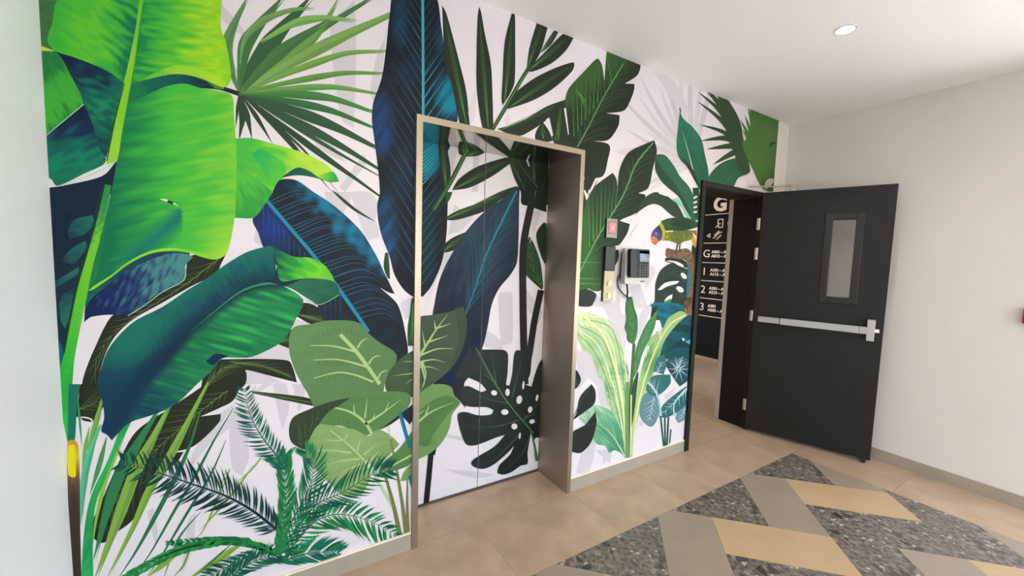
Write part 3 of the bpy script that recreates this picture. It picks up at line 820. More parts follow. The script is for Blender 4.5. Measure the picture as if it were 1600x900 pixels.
# ---- fan palm
p = wallp('fan_palm_leaf')
c0 = (220, 432)
G1, G2, G3, G4, G5 = (92,142,78), (66,116,64), (122,166,92), (50,84,56), (44,70,50)
blades = [((205,600),(212,520),16,G5), ((220,648),(238,540),40,G5), ((282,655),(258,545),32,G5), ((378,675),(300,545),24,G5), ((518,722),(380,575),28,G5), ((660,905),(430,640),20,G5), ((855,900),(560,690),34,G5),
          ((690,910),(520,700),14,G5), ((872,822),(640,690),22,G4), ((872,788),(620,640),44,G4), ((850,682),(600,565),56,G4), ((840,592),(620,510),40,(54,108,62)), ((842,520),(620,455),44,(70,128,66)), ((868,437),(640,408),34,(104,156,80)),
          ((898,342),(690,345),34,(98,150,72)), ((908,238),(700,255),38,(118,164,80)), ((830,-5),(560,170),44,(76,124,66)), ((690,-15),(560,190),60,(106,158,76)), ((560,-20),(360,210),92,(52,92,60)),
          ((430,-20),(262,190),76,(68,118,66)), ((262,-20),(165,200),62,(92,140,82)), ((575,38),(330,100),40,(112,156,92)), ((940,60),(600,225),64,(124,166,88)), ((780,96),(480,110),44,(126,176,90)), ((640,90),(420,240),70,(72,118,66))]
for tip, mid, w, col in blades:
    p.step()
    if tip == (262, -20): q = [c0, (185,330), mid, tip]
    elif tip == (575, 38): q = [(225,300), (250,180), mid, (470,45), tip]
    elif tip == (780, 96): q = [(320,195), mid, (620,85), tip]
    elif tip == (430, -20): q = [c0, (232,320), mid, tip]
    elif tip == (560, -20): q = [c0, (270,330), mid, tip]
    else: q = [c0, mid, tip]
    if tip[0] > 825: q = q+[(tip[0]+(tip[0]-mid[0])*.28, tip[1]+(tip[1]-mid[1])*.28)]
    pts = D(*q); w3 = w/3
    w3 *= 1.05; p.stroke(pts, w3, col, 'fan', n=10)
    if w > 30: p.stroke([(x+.06*w3, y+.2*w3) for x, y in pts], w3*.4, mixc(col, (40,80,50), .2), 'fan', n=10, step=True)
p.step(); p.stroke(D((60,405),(130,412),(220,440)), 7, (30,44,34), 'const'); p.stroke(D((200,445),(260,455)), 10, (34,52,40), 'leaf')
p.stroke(E((655,-10),(760,80),(862,140)), 5, G5, 'leaf')

# ---- centre dark blue leaf
NAVY = (26,32,42); BV = (34,96,128); CY = (62,158,166)
P = D((960,-60),(925,80),(912,200),(890,360),(850,480),(843,560),(855,660),(870,780),(880,900)) + E((868,60),(872,130),(890,210),(925,300),(950,390),(1000,465),(1065,500),(1110,455),(1160,380),(1190,280),(1195,150),(1230,0)) + G((330,600),(345,560),(330,420),(292,290),(270,140),(230,-40))
p = wallp('blue_leaf')
def f_blue(x, y):
    d = noise.noise((x/38, y/70, 3.1)); e = noise.noise((x/9+y/14, (y-x)/60, 1.7))
    c = mixc((22,27,36), (20,54,78), max(0, d*1.0+.12*e))
    for (cx_, cy_, rx, ry, cc, k) in ((708,150,34,42,(12,122,148),1.25), (596,195,26,60,(24,70,128),.9), (604,365,22,75,(22,78,124),.9), (690,60,12,40,(20,80,110),.6), (625,35,14,50,(18,74,104),.7)):
        q = ((x-cx_)/rx)**2+((y-cy_)/ry)**2
        if q < 1: c = mixc(c, cc, k*(1-q)*(1+e*.9))
    return c
P = p.fill(P, f_blue, grid=5)
p.step(); rib = PX((661,500),(661,300),(661,100),(660,-40))
p.veins(P, rib, 46, 32, BV, .9, (.75, 1.0), bend=.04, sm=False, t0=.0, t1=1)
p.veins(P, PX((661,240),(661,100)), 7, 36, (24,150,176), 1.5, 1.0, sides=(1,), bend=0, sm=False)
p.stroke(rib, 4, CY, 'const')
p = wallp('palm_leaf'); PP = E((1012,722),(1010,640),(1022,560),(1030,500),(1062,498),(1062,720)); p.fill(PP, (38,74,44)); p.veins(PP, E((1036,510),(1036,715)), 6, 10, (84,148,76), 1.2)
p = wallp('palm_leaf'); PP = E((905,285),(918,285),(925,340),(928,410),(915,400),(898,350)); p.fill(PP, (46,72,48))

# ---- second blue leaf
P = E((285,125),(350,40),(372,-10),(400,-50),(445,-62),(500,-50),(570,0),(640,45),(720,110),(790,180),(830,240),(865,300),(905,385),(950,478),(920,470),(880,448),(955,515),(980,570),(1000,660),(1012,745),(1000,830),(900,830),(760,660),(640,612),(600,560),(585,530),(470,430),(340,270),(310,190))
p = wallp('blue_leaf')
def f_blue2(x, y):
    X, Y = (x-300)*3, (y-300)*3
    e = noise.noise((X/50, Y/50, 5)); s_ = (Y-40)-(X-350)*1.27      # sign: side of the rib
    c = mixc((28,30,36), (24,42,58), .5+e)
    if s_ > 0: c = mixc(c, (24,52,124), max(0, 1.1-math.hypot(X-370, Y-170)/170)+.15*e); 
    else:
        edge = (Y+30)-(X-560)*1.02
        if Y < 400: c = mixc(c, (22,112,148), max(0, min(1, (.62-abs(edge-10)/150)*1.8+e*1.1)))
    return c
P = p.fill(P, f_blue2, grid=4)
p.step(); rib = E((350,40),(470,180),(580,310),(700,470),(828,655))
p.veins(P, rib, 30, 50, (40,112,148), .9, .95, sides=(-1,), bend=-.55, sm=False)
for k in range(16): x = 335+24*k; p.stroke(E((x, 70+k*27), (x+1, min(330, 200+k*22) if k < 9 else 600)), 1.0, (44,92,160), 'taper')
p.stroke(rib, 5.5, (32,128,160), 'const')

# ---- bright green side lobe
p = wallp('banana_leaf')
P = D((200,650),(280,648),(400,680),(520,715),(620,765),(660,800),(690,852),(640,853),(590,830),(545,800),(490,786),(440,815),(400,855),(375,905),(340,960),(310,1000),(285,1022),(200,1022))
p.fill(P, grad((380,250),(500,250),[(70,180,66),(86,192,58),(150,212,56),(178,218,70)], .3, 20, 30, 8, 4), grid=4)
p.fill(D((205,800),(300,840),(380,900),(340,960),(290,1020),(205,1020)), grad((372,270),(400,340),[(82,190,62),(46,150,60)], .35, 60, 25, 6, 2), grid=4)
p.fill(D((280,720),(330,700),(420,760),(440,815),(390,850),(330,800)), grad((395,240),(440,275),[(40,170,90),(84,192,60)], .3, 40, 20, 6, 2), grid=4)
p.fill(D((415,835),(490,786),(550,802),(590,830),(640,853),(570,832),(490,822)), (26,92,70))
p.fill(D((590,825),(660,805),(690,852),(640,853)), grad((500,272),(530,284),[(120,205,60),(40,150,70)], .1), grid=4)

# ---- big banana leaf
p = wallp('banana_leaf')

p.stroke(A((662,-10),(646,110),(620,260),(594,390),(566,560),(538,720)), 22, (40,140,60), 'const')
p.stroke(B((412,470),(520,405),(600,345),(700,294),(800,280),(890,290)), 5, (20,70,84), 'const')
p.stroke(B((480,0),(440,150),(390,320),(350,470),(320,640),(295,800)), 12, (14,60,60), 'const')
p.stroke(A((225,200),(262,240),(350,270),(440,305),(520,345),(580,388)), 4, (20,70,60), 'const')
p.stroke(A((262,240),(330,345),(395,490),(440,600),(490,740)), 3.5, (12,60,66), 'const')
p.stroke(A((780,350),(870,354),(960,380),(1010,405),(1050,412)), 6, (60,130,50), 'const')
LIME = (150,206,38); GRN = (66,176,56); DG = (18,118,66); TEAL = (8,96,88); NV = (10,30,64)
p.fill(A((150,238),(262,240),(330,350),(392,490),(330,540),(150,692)), grad((70,100),(128,190),[(30,120,60),(58,166,56),(62,172,54),(34,130,60)], .3, 60, 30, 7, 3), grid=4)
p.fill(A((150,200),(262,240),(150,238)), (196,216,72), sm=False)
p.fill(A((150,690),(300,566),(392,493),(440,600),(497,745),(480,775),(400,812),(270,872),(240,840),(150,775)), grad((115,170),(115,280),[(14,26,60),(12,34,72),(6,92,86),(4,124,92),(6,110,84)], .2, -25, 30, 8, 5), grid=4)
p.stroke(A((150,692),(310,558),(395,488)), 1.2, (205,220,190), 'const')
p.fill(A((265,240),(350,268),(440,303),(520,343),(580,385),(560,480),(530,600),(500,740),(470,700),(440,600),(400,490),(330,340)), grad((120,85),(150,240),[(10,24,62),(10,40,70),(6,96,84),(14,130,82),(8,84,76),(6,60,66)], .22, 25, 24, 8, 6), grid=4)
# lower dark lobe on the left
P = A((150,900),(300,870),(480,825),(548,752),(540,820),(520,905)) + B((490,60),(470,130),(420,280),(370,430),(340,560),(315,680),(288,835),(200,800),(150,640),(150,430),(150,100))
p.fill(P, grad((75,300),(150,420),[(10,36,58),(12,30,52),(14,42,60)], .3, -20, 30, 8, 7), grid=5)
TL = (26,92,88)
for Q in (B((318,190),(350,130),(435,108),(440,150),(400,195),(330,222)), B((295,315),(330,270),(400,228),(405,262),(350,335),(310,330)), B((283,500),(345,448),(335,560),(305,640),(285,600)), B((245,430),(370,350),(365,385),(250,455))):
    p.fill(Q, grad((Q[0][0],Q[0][1]),(Q[2][0],Q[2][1]),[(16,64,74),TL,(30,104,90)], .3, -20, 14, 5, 3), grid=4)
p.fill(B((200,640),(292,720),(288,835),(240,800)), (6,92,108))
# upper left blade
p.fill(A((285,-10),(662,-10),(640,110),(612,260),(580,388),(520,345),(440,305),(350,270),(265,241),(222,195),(245,110)), grad((80,40),(210,70),[(56,172,56),(74,184,50),(96,194,42),(60,172,58),(8,112,78)], .26, 35, 34, 7, 11), grid=4)
# upper right blade
p.fill(A((670,-10),(1040,-10),(1036,130),(1060,200),(1082,330),(1078,385),(1050,410),(1010,397),(950,370),(870,350),(790,350),(720,365),(620,402),(640,250),(660,110)), grad((212,60),(362,70),[(22,134,68),(52,168,60),(84,188,50),(130,204,40),(160,214,36),(132,206,40)], .24, 8, 40, 6, 12), grid=4)
p.fill(A((640,390),(720,345),(800,312),(870,312),(960,330),(1060,385),(1050,408),(1010,397),(950,370),(870,350),(790,350),(720,367)), grad((220,125),(350,130),[(86,186,56),(150,208,50),(166,214,40)], .1, 5, 30, 6, 2), grid=4)
# shadowed fold
p.fill(A((615,402),(720,365),(800,350),(870,352),(960,378),(1005,410),(940,414),(870,395),(800,400),(720,430),(605,492)), grad((205,140),(330,130),[(16,120,70),(8,92,80),(10,74,74),(14,44,56)], .15, -10, 30, 5, 3), grid=4)
# lower right blade
P = A((605,492),(720,430),(800,400),(870,393),(940,413),(1030,427),(1088,450),(1096,520),(1105,650),(1110,800)) + B((1106,0),(1102,100),(1085,210),(1060,290),(1010,316),(950,306),(890,286),(800,276),(700,291),(600,341),(520,401),(440,456),(412,466),(440,330),(470,220),(500,100),(520,0)) + A((530,860),(548,760),(565,680),(585,570))
def f_low(x, y):
    t = (x-180)/190
    e = noise.noise((x/60, (y+.18*x)/8, 2)); g = noise.noise((x/30, y/30, 8))
    c = mixc((6,110,74), (66,182,58), t*1.9+.1+.5*e)
    c = mixc(c, (140,206,58), (t-.55)*1.4+.7*e+.25*g)
    if y > 330 and x > 300: c = mixc(c, (160,210,50), (y-340)/60*(x-300)/50)
    b = 1-abs((y-372)-(250-x)*.9+6)/34
    if b > 0 and 185 < x < 285 and 325 < y < 405: c = mixc(c, (10,110,104), b*.9*(1+.4*e))
    for yy, k in ((205,.7),(190,.6),(320,.45),(260,.25)):
        b = 1-abs(y-yy-.0008*(x-270)**2*(1 if yy > 200 else 1))/7
        if b > 0 and x < 262: c = mixc(c, (8,128,76), b*k*(1-(x-190)/80))
    return c
p.fill(P, f_low, grid=4)
# curl edge
p.fill(B((412,466),(440,440),(520,390),(600,328),(700,278),(800,262),(900,276),(1000,300),(1010,316),(950,306),(890,286),(800,276),(700,291),(600,341),(520,401),(440,456)), (132,206,46))
p.fill(B((395,610),(400,540),(420,480),(445,455),(520,412),(600,345),(700,294),(800,280),(880,292),(905,305),(870,345),(872,400),(820,440),(720,490),(650,550),(600,580),(520,575),(430,585)),
       grad((150,440),(285,430),[(14,30,76),(20,40,90),(40,72,112),(62,118,122),(70,136,130)], .45, -58, 16, 5, 5), grid=4)
p.fill(B((412,466),(440,458),(520,412),(600,345),(700,294),(800,281),(880,292),(800,288),(720,312),(610,362),(500,440),(430,500),(400,545),(400,500)), grad((140,455),(270,395),[(20,96,86),(18,66,84),(16,56,80)], .2), grid=4)
p.stroke(B((600,580),(680,530),(760,470),(860,415),(872,360)), 1.1, (190,205,190), 'const')
# small tear highlight
p.stroke(B((750,33),(790,42),(838,66)), 3.2, (228,228,206), 'leaf', step=True); p.stroke(B((786,42),(812,54)), 4, (24,50,36), 'const')
# rib and stalk
p.step(); p.stroke(A((546,752),(500,786),(400,830),(268,876)), 1.8, (150,222,180), 'taper')
p.fill(A((652,-10),(674,-10),(650,150),(630,300),(603,450),(572,620),(550,745),(498,772),(530,600),(570,430),(604,290),(640,110)), grad((210,0),(180,250),[(96,184,60),(128,200,44),(130,200,44),(150,206,60)], .12, 100, 40, 3, 3), grid=4)
p.stroke(A((584,392),(560,480),(530,610),(502,755)), 1.6, (14,60,50), 'const')
p.fill(B((488,-30),(522,-30),(490,150),(440,330),(410,480),(380,620),(350,780),(340,905),(372,905),(360,1030),(350,1165),(316,1170),(300,1090),(283,1010),(270,880),(300,760),(330,600),(362,450),(402,310),(452,130)),
       grad((120,320),(105,680),[(44,140,70),(120,196,44),(96,190,44),(60,180,50),(34,170,66),(40,186,64)], .1, 105, 60, 3, 3), grid=4)
p.fill(B((470,-20),(492,-30),(455,130),(405,310),(365,450),(333,600),(303,760),(296,740),(322,600),(352,450),(392,310),(440,130)), (10,54,52))
p.fill(B((475,200),(500,120),(470,320),(440,440),(425,440),(445,330)), (28,118,66))
p.fill(C((322,0),(376,0),(358,150),(350,262),(318,268),(320,130)), (14,112,92))
p.fill(C((318,270),(352,264),(368,295),(374,420),(376,640),(382,910),(345,910),(330,700),(318,500)), grad((112,690),(120,800),[(190,140,50),(206,190,40),(160,120,56),(92,72,54),(70,56,48),(62,52,44)], .05, 95, 40, 4, 2), grid=4)
p.fill(C((322,290),(352,285),(356,430),(336,436),(320,420)), (228,214,28))
p.stroke(C((345,470),(350,620),(358,900)), 5, (56,44,38), 'grow')

# ---- reed blades at the foot of the big leaf
p = wallp('reed_blade')
reeds = [(((1095,110),(1000,270),(920,420),(820,590),(700,800),(600,930)),14,(38,112,74)), (((1060,260),(990,420),(880,600),(760,800),(670,930)),13,(38,108,74)), (((940,600),(840,720),(760,930)),11,(56,130,84)),
         (((975,-10),(880,180),(790,350),(700,500),(620,680),(500,910)),38,(128,168,66)), (((940,130),(900,260),(850,380),(760,560),(640,780),(540,930)),22,(38,112,72)),
         (((785,115),(720,250),(640,400),(580,560),(520,720),(440,920)),56,(126,168,68)), (((735,130),(640,290),(560,430),(500,600),(440,820)),52,(42,122,74)),
         (((480,60),(460,150),(430,250),(400,330)),26,(120,168,70)), (((365,60),(375,180),(385,300)),10,(60,150,80)), (((420,200),(400,300),(385,420)),18,(110,170,80)), (((500,250),(460,400),(420,520)),24,(72,140,80)),
         (((470,190),(430,300),(400,420),(385,560),(378,660)),34,(84,182,140)), (((600,200),(545,330),(490,470),(450,640),(432,780)),20,(140,184,62)),
         (((1060,400),(1010,560),(950,690),(900,740)),9,(128,160,60)), (((1190,380),(1100,500),(980,640),(930,690)),12,(132,160,60)), (((1150,735),(1040,810),(880,915)),30,(142,168,62)), (((900,740),(860,850),(800,915)),10,(120,150,64)), (((1090,745),(960,860),(900,915)),10,(56,120,76)), (((830,800),(760,850),(690,905)),24,(130,164,64))]
for q, w, col in reeds:
    p.step(); pts = C(*q); p.stroke(pts, w/3, col, 'blade', n=6)
    if w > 25: p.stroke([(x+w/14, y) for x, y in pts], w/9, mixc(col, (60,120,60), .35), 'blade')
p.step(); p.fill(C((690,5),(650,100),(605,200),(545,320),(500,430),(450,560),(436,700),(438,910),(380,910),(392,720),(410,590),(440,490),(500,370),(560,220),(610,110)), grad((230,600),(130,900),[(20,96,84),(28,150,84),(44,172,86),(34,160,80),(30,140,80),(38,168,90)], .12, -70, 40, 4, 3), grid=4)
p.stroke(F((335,330),(280,400),(210,460)), 3, (140,165,80), 'leaf'); p.stroke(F((180,390),(150,470),(140,500)), 2.5, (120,160,70), 'leaf')

# ---- teal banana leaf
p = wallp('banana_leaf')
P = PX((412,386),(425,385),(428,400),(432,425),(428,440),(443,447),(474,468),(463,497),(447,527),(430,541),(393,558),(370,559),(347,560),(330,580),(307,601),(273,633),(233,650),(203,660),(186,676),(175,688),(167,679),(158,673),(163,653),(160,627),(152,600),(157,580),(167,550),(187,523),(213,500),(253,480),(293,453),(320,437),(350,415),(383,395))
def f_teal(x, y):
    # rib: (443,442) (377,453) (340,480) (300,513) (267,560) (230,593) (190,650)
    rb = [(443,441),(410,443),(377,453),(340,480),(300,513),(267,553),(232,593),(185,670)]
    best = 1e9; sd = 0; tt = 0
    for i in range(len(rb)-1):
        (x1, y1), (x2, y2) = rb[i], rb[i+1]; dx, dy = x2-x1, y2-y1; t = max(0, min(1, ((x-x1)*dx+(y-y1)*dy)/(dx*dx+dy*dy)))
        ex, ey = x-x1-dx*t, y-y1-dy*t; d = math.hypot(ex, ey)
        if d < best: best = d; sd = dx*ey-dy*ex; tt = (i+t)/7
    e = noise.noise(((x-y*.6)/7, (y+x*.6)/34, 4)); g = noise.noise((x/26, y/26, 6))
    if sd > 0:      # upper strip
        c = mixc((8,34,66), (10,96,84), best/26+.5*e); c = mixc(c, (22,124,96), (best-26)/22+.7*e)
        c = mixc(c, (6,78,110), g*2-.35)
        c = mixc(c, (8,26,60), (1-best/30)*(.25+1.4*min(1, max(0, (tt-.45)*2.4))))
        c = mixc(c, (6,36,72), max(0, min(.8, (y-545)/70))); c = mixc(c, (10,74,84), .35)
    else:
        s_ = noise.noise(((x+y*.25)/60, (y-x*.30)/6.5, 9))
        c = mixc((16,104,68), (32,146,74), .5+1.3*s_); c = mixc(c, (64,176,86), s_*1.6-.3+.2*g)
        c = mixc(c, (10,40,60), 1.1-best/13)
        if tt > .62: c = mixc(c, (8,58,84), min(.85, (tt-.62)*3)*(.75-.5*s_))
    return c
P = p.fill(P, f_teal, grid=3.2, sm=True, n=3)
p.fill(B((965,795),(1010,758),(1075,768),(1030,785),(1000,812)), (8,40,70))
p.stroke(E((430,420),(330,424),(230,458),(120,540),(0,640))+B((820,750),(740,850)), 7, (14,52,60), 'taper', step=True)
p.stroke(E((430,428),(330,432),(230,466),(130,540),(0,648)), 4.5, (46,132,92), 'taper')
p.fill(E((375,250),(420,278),(480,304),(560,309),(620,343),(655,388),(668,422),(600,407),(520,405),(430,422),(402,408),(398,340)), grad((428,395),(520,430),[(12,84,70),(30,130,60),(70,180,50),(118,204,40),(90,190,50)], .18, 30, 24, 6, 3), grid=3.5)
p.fill(E((425,440),(520,407),(600,407),(668,422),(692,480),(640,510),(585,530),(530,500),(470,455)), grad((445,445),(525,470),[(28,110,74),(36,100,76),(24,92,66)], .4, 15, 26, 6, 3), grid=4)
p.fill(E((385,400),(400,330),(405,400),(430,420),(520,405),(440,440),(390,430),(330,412)), (14,40,62))
p.stroke(E((470,455),(520,490),(585,530),(592,542)), 2.4, (222,218,216), 'leaf', step=True)
p.stroke(E((530,505),(600,528),(690,482)), 1, (150,180,160), 'const')

# ---- broad round-leaved plant left of the lift
def comb(q, rib, n, l, col, w=.7, ang=65):
    """short pen hatching along a rib"""
    R = smooth(rib, False, 8) if len(rib) > 2 else rib
    for k in range(n):
        t = (k+.5)/n; f_ = t*(len(R)-1); i = min(int(f_), len(R)-2); u = f_-i
        p0 = (R[i][0]+(R[i+1][0]-R[i][0])*u, R[i][1]+(R[i+1][1]-R[i][1])*u); th = math.atan2(R[i+1][1]-R[i][1], R[i+1][0]-R[i][0])
        for sd in (-1, 1):
            a = th+sd*math.radians(ang); ll = l*(.6+.4*((k*7) % 5)/4)
            q.stroke([p0, (p0[0]+cos(a)*ll, p0[1]+sin(a)*ll)], w, col, 'taper')
p = wallp('caladium_leaf', 'broad mid-green leaf with pale veins')
Lf = (96,132,82); HT = (62,92,56)
p.fill(E((470,640),(560,618),(640,602),(750,604),(800,625),(830,665),(880,705),(940,742),(960,772),(945,830),(905,900))+F((890,50),(820,90),(700,110),(600,90),(545,45))+E((510,890),(480,830),(455,740)), grad((450,520),(620,600),[(98,136,86),(92,128,80),(88,122,76)], .2))
p.step(); comb(p, E((560,690),(700,640),(820,690)), 16, 9, HT); comb(p, E((580,800),(760,800)), 16, 9, HT); comb(p, E((700,680),(860,880)), 18, 12, HT); comb(p, E((580,890),(720,860),(850,890)), 14, 9, HT)
for q, w in ((((695,668),(780,760),(880,900)),6), (((555,720),(660,722),(765,748)),3.2), (((570,787),(690,786),(815,818)),3.4), (((572,872),(680,846),(760,856),(850,890)),3.6), (((820,686),(795,700),(775,730)),3), (((882,766),(850,775),(828,805)),3), (((915,835),(885,848),(868,885)),3)):
    p.stroke(E(*q), w, PALE, 'grow' if q[0][0] in (555,570,572,820,882,915) else 'const')
p = wallp('caladium_leaf', 'shaded dark green leaf cut by the steel frame')
P = E((905,905),(925,840),(985,775),(1060,730),(1120,700),(1120,960),(1000,960),(920,940)); p.fill(P, (64,84,58)); p.step()
for q in (((1130,800),(1060,795),(985,795)), ((1130,850),(1040,850),(940,862)), ((1120,880),(1050,870),(1000,900))): p.stroke(E(*q), 3, PALE, 'taper')
p = wallp('caladium_leaf', 'upper green leaf with forked pale veins')
P = F((540,40),(600,90),(640,80),(740,65),(840,40),(950,34),(1015,45),(1024,85),(990,140),(930,190),(880,215),(830,237),(790,240),(700,196),(590,195),(575,120)); p.fill(P, (86,126,72)); p.step()
comb(p, F((640,150),(760,180),(820,210)), 12, 10, HT); comb(p, F((720,80),(960,60)), 14, 8, HT); comb(p, F((830,190),(980,90)), 12, 12, HT)
for q, w, pr in ((((655,108),(740,130),(810,180),(855,260),(878,340)),6.5,'grow'), (((812,188),(880,145),(980,72)),4.5,'taper'), (((762,140),(757,90)),3,'taper'), (((810,160),(822,65)),3,'taper'), (((850,160),(858,135)),2.5,'taper'), (((905,130),(925,80)),2.5,'taper')): p.stroke(F(*q), w, PALE, pr)
p = wallp('caladium_leaf', 'folded blackish green leaf edge')
P = F((455,205),(475,155),(540,122),(610,95),(680,75),(742,63),(690,100),(640,130),(590,195),(560,260),(542,312),(500,297),(462,265)); p.fill(P, (52,66,46)); p.step(); p.veins(P, F((500,290),(560,200),(680,90)), 6, 40, (84,104,72), 1, .8)
p = wallp('caladium_leaf', 'lowest light green leaf with pale veins')
P = F((590,193),(650,193),(760,213),(830,243),(870,213),(930,240),(972,282),(910,350),(870,392),(832,386),(836,440),(800,510),(760,531),(700,516),(620,442),(550,362),(530,312),(545,270)); p.fill(P, grad((480,690),(620,720),[(128,160,98),(136,166,104),(120,152,92)], .2)); p.step()
comb(p, F((650,220),(820,370)), 20, 12, (98,130,76)); comb(p, F((570,340),(740,340)), 14, 8, (98,130,76)); comb(p, F((640,430),(780,370)), 12, 8, (98,130,76)); comb(p, F((830,360),(900,280)), 8, 8, (98,130,76))
for q, w, pr in ((((650,218),(740,290),(820,375),(880,470),(938,570)),5.5,'grow'), (((700,265),(610,262)),2.6,'taper'), (((745,322),(650,310),(560,314)),3,'taper'), (((785,350),(700,360),(615,382)),3,'taper'), (((795,372),(690,418)),3,'taper'), (((805,385),(780,430),(750,502)),3.4,'taper'), (((715,262),(730,228)),2.6,'taper'), (((775,312),(792,250)),2.8,'taper'), (((805,332),(860,285)),2.6,'taper'), (((825,365),(880,310)),2.6,'taper')): p.stroke(F(*q), w, PALE, pr)
p = wallp('plant_stem')
OL = (116,118,68)
for q, w in ((((872,335),(905,430),(945,570),(975,715)),8), (((925,230),(955,380),(985,560),(1003,700)),7), (((1010,440),(1008,560),(1012,700)),6), (((1060,560),(1048,620),(1035,700)),6)): p.step(); p.stroke(F(*q), w, OL, 'grow')
p.stroke(F((815,360),(880,460),(940,590)), 6, (190,212,160), 'taper', step=True); p.stroke(F((918,190),(932,260)), 5, (190,212,160), 'taper')
p = wallp('caladium_leaf', 'green leaf edge reaching behind the steel frame')
p.fill(F((975,455),(1000,400),(1060,350),(1090,400),(1060,420),(1010,450)), (112,148,86))
P = F((870,425),(892,372),(970,302),(1050,195),(1120,120),(1120,300),(1060,335),(1010,385),(900,420)); p.fill(P, (84,124,70)); p.step(); comb(p, F((900,405),(1060,330)), 10, 12, HT)
p.stroke(F((890,412),(960,370),(1060,318)), 4, PALE, 'grow'); p.stroke(F((976,130),(1000,220),(1020,300)), 5, (20,110,140), 'const', step=True)
p = wallp('blue_leaf'); p.fill(F((880,210),(905,195),(990,130),(1045,85),(1060,130),(1020,190),(985,150),(930,190)), (30,40,50)); p.stroke(F((976,140),(990,190),(1010,260)), 6, (16,110,140), 'const', step=True)
p = wallp('blue_leaf'); p.stroke(F((1020,430),(1040,500)), 6, (16,110,120), 'const')

# ---- feathery palm fronds, bottom left
def frond(q, rib, n, la, lb, ang, col, w=2.2, seed=1, bend=.15, ribw=3, cols=None, fwd=0):
    rg = random.Random(seed); R = smooth(rib, False, 14); m = len(R)
    q.step()
    for k in range(n):
        t = (k+.3)/n; i = min(int(t*(m-1)), m-2)
        p0 = R[i]; th = math.atan2(R[i+1][1]-R[i][1], R[i+1][0]-R[i][0])
        env = (.45+.75*sin(pi*min(1, .12+t*.80)))*(.85 if t < .9 else .7)
        for sd, l in ((-1, la), (1, lb)):
            if not l: continue
            a = th+sd*math.radians(ang*(1+rg.uniform(-.10, .10))-fwd*t); ll = l*env*rg.uniform(.88, 1.1)
            b = a-sd*bend
            e1 = (p0[0]+cos(a)*ll*.5, p0[1]+sin(a)*ll*.5); e2 = (e1[0]+cos(b)*ll*.5, e1[1]+sin(b)*ll*.5)
            q.stroke([p0, e1, e2], w*1.35*rg.uniform(.8, 1.15), cols[rg.randrange(len(cols))] if cols else col, 'blade', n=3)
    q.stroke(rib, ribw, col, 'taper')
p = wallp('palm_frond'); frond(p, F((150,960),(210,880),(330,815),(420,800)), 26, 34, 30, 38, (18,96,70), 2.6, 8, cols=[(20,104,72),(14,78,64)])
p = wallp('palm_frond'); frond(p, C((1180,735),(1000,745),(820,790),(640,880),(540,940)), 30, 18, 22, 24, (30,132,62), 4.2, 3, cols=[(34,140,62),(26,118,58),(40,150,70)])
p.stroke(C((690,838),(860,770),(1020,745),(1180,742)), 3, (16,40,30), 'leaf')
p = wallp('palm_frond'); frond(p, F((420,830),(560,790),(690,790)), 24, 40, 36, 38, (14,104,84), 2.6, 9, cols=[(16,108,86),(12,84,72),(24,120,70)])
p = wallp('palm_frond'); frond(p, F((440,800),(560,655),(680,610),(830,640),(965,715)), 34, 30, 44, 52, (28,128,66), 3.0, 4, cols=[(30,132,66),(20,100,58),(36,140,78)])
p = wallp('palm_frond'); frond(p, F((420,790),(500,660),(590,560),(700,510),(850,420),(930,400)), 36, 44, 40, 42, (16,84,64), 2.4, 5, cols=[(18,88,66),(14,70,60),(26,112,66)])
p = wallp('palm_frond'); frond(p, F((410,790),(470,640),(545,500),(570,380),(530,310)), 32, 40, 40, 38, (22,104,72), 2.4, 6, cols=[(24,108,74),(16,88,66),(40,128,76)])
p = wallp('palm_frond'); frond(p, F((405,800),(425,660),(440,520),(430,380),(440,330)), 36, 30, 34, 30, (26,118,66), 3.0, 7, cols=[(28,122,66),(22,100,60),(40,134,72)])
p = wallp('palm_frond'); frond(p, F((432,400),(400,340),(330,250),(275,150),(245,15)), 34, 32, 26, 58, (22,96,80), 2.0, 1, cols=[(22,98,80),(16,82,72),(30,108,84)])
p = wallp('palm_frond'); frond(p, F((395,680),(280,590),(150,520),(0,468),(-140,420),(-345,360)), 48, 46, 46, 56, (14,52,58), 2.6, 2, cols=[(14,52,58),(18,64,62),(20,74,60)], ribw=5)
p = wallp('palm_frond'); frond(p, F((300,790),(180,850),(60,910)), 18, 24, 26, 40, (20,96,70), 2.4, 10, cols=[(20,100,72),(14,74,62)])
p = wallp('palm_frond'); frond(p, F((400,800),(330,765),(200,735),(60,735),(-120,745)), 30, 16, 16, 28, (26,120,64), 3.4, 12, cols=[(28,124,64),(36,138,70),(20,96,58)])

# ---- upper palm leaf above the lift
p = wallp('palm_leaf')
def leaflet(q, P, rib, base=(40,50,38)):
    P2 = q.fill(P, base); q.step()
    a, b = rib; 
    for k in (-.28, 0, .28):
        dx, dy = b[0]-a[0], b[1]-a[1]; l = math.hypot(dx, dy); w_ = k*9
        q.stroke([a, ((a[0]+b[0])/2-dy/l*w_, (a[1]+b[1])/2+dx/l*w_), (a[0]+dx*.93, a[1]+dy*.93)], 1.0, DKV if k else (86,146,72), 'taper')
leaflet(p, G((272,25),(290,60),(312,135),(352,290),(385,430),(402,590),(360,590),(345,540),(318,400),(285,290),(276,120)), G((385,580),(278,50)))
leaflet(p, G((445,33),(455,60),(472,160),(500,300),(508,450),(512,610),(465,610),(435,430),(433,250),(438,80)), G((488,600),(445,50)))
leaflet(p, G((598,62),(612,70),(614,180),(612,380),(590,440),(555,495),(550,470),(555,380),(565,200)), G((565,480),(603,70)))
leaflet(p, G((718,100),(770,115),(735,240),(700,300),(668,325),(680,230)), G((672,318),(742,112)))
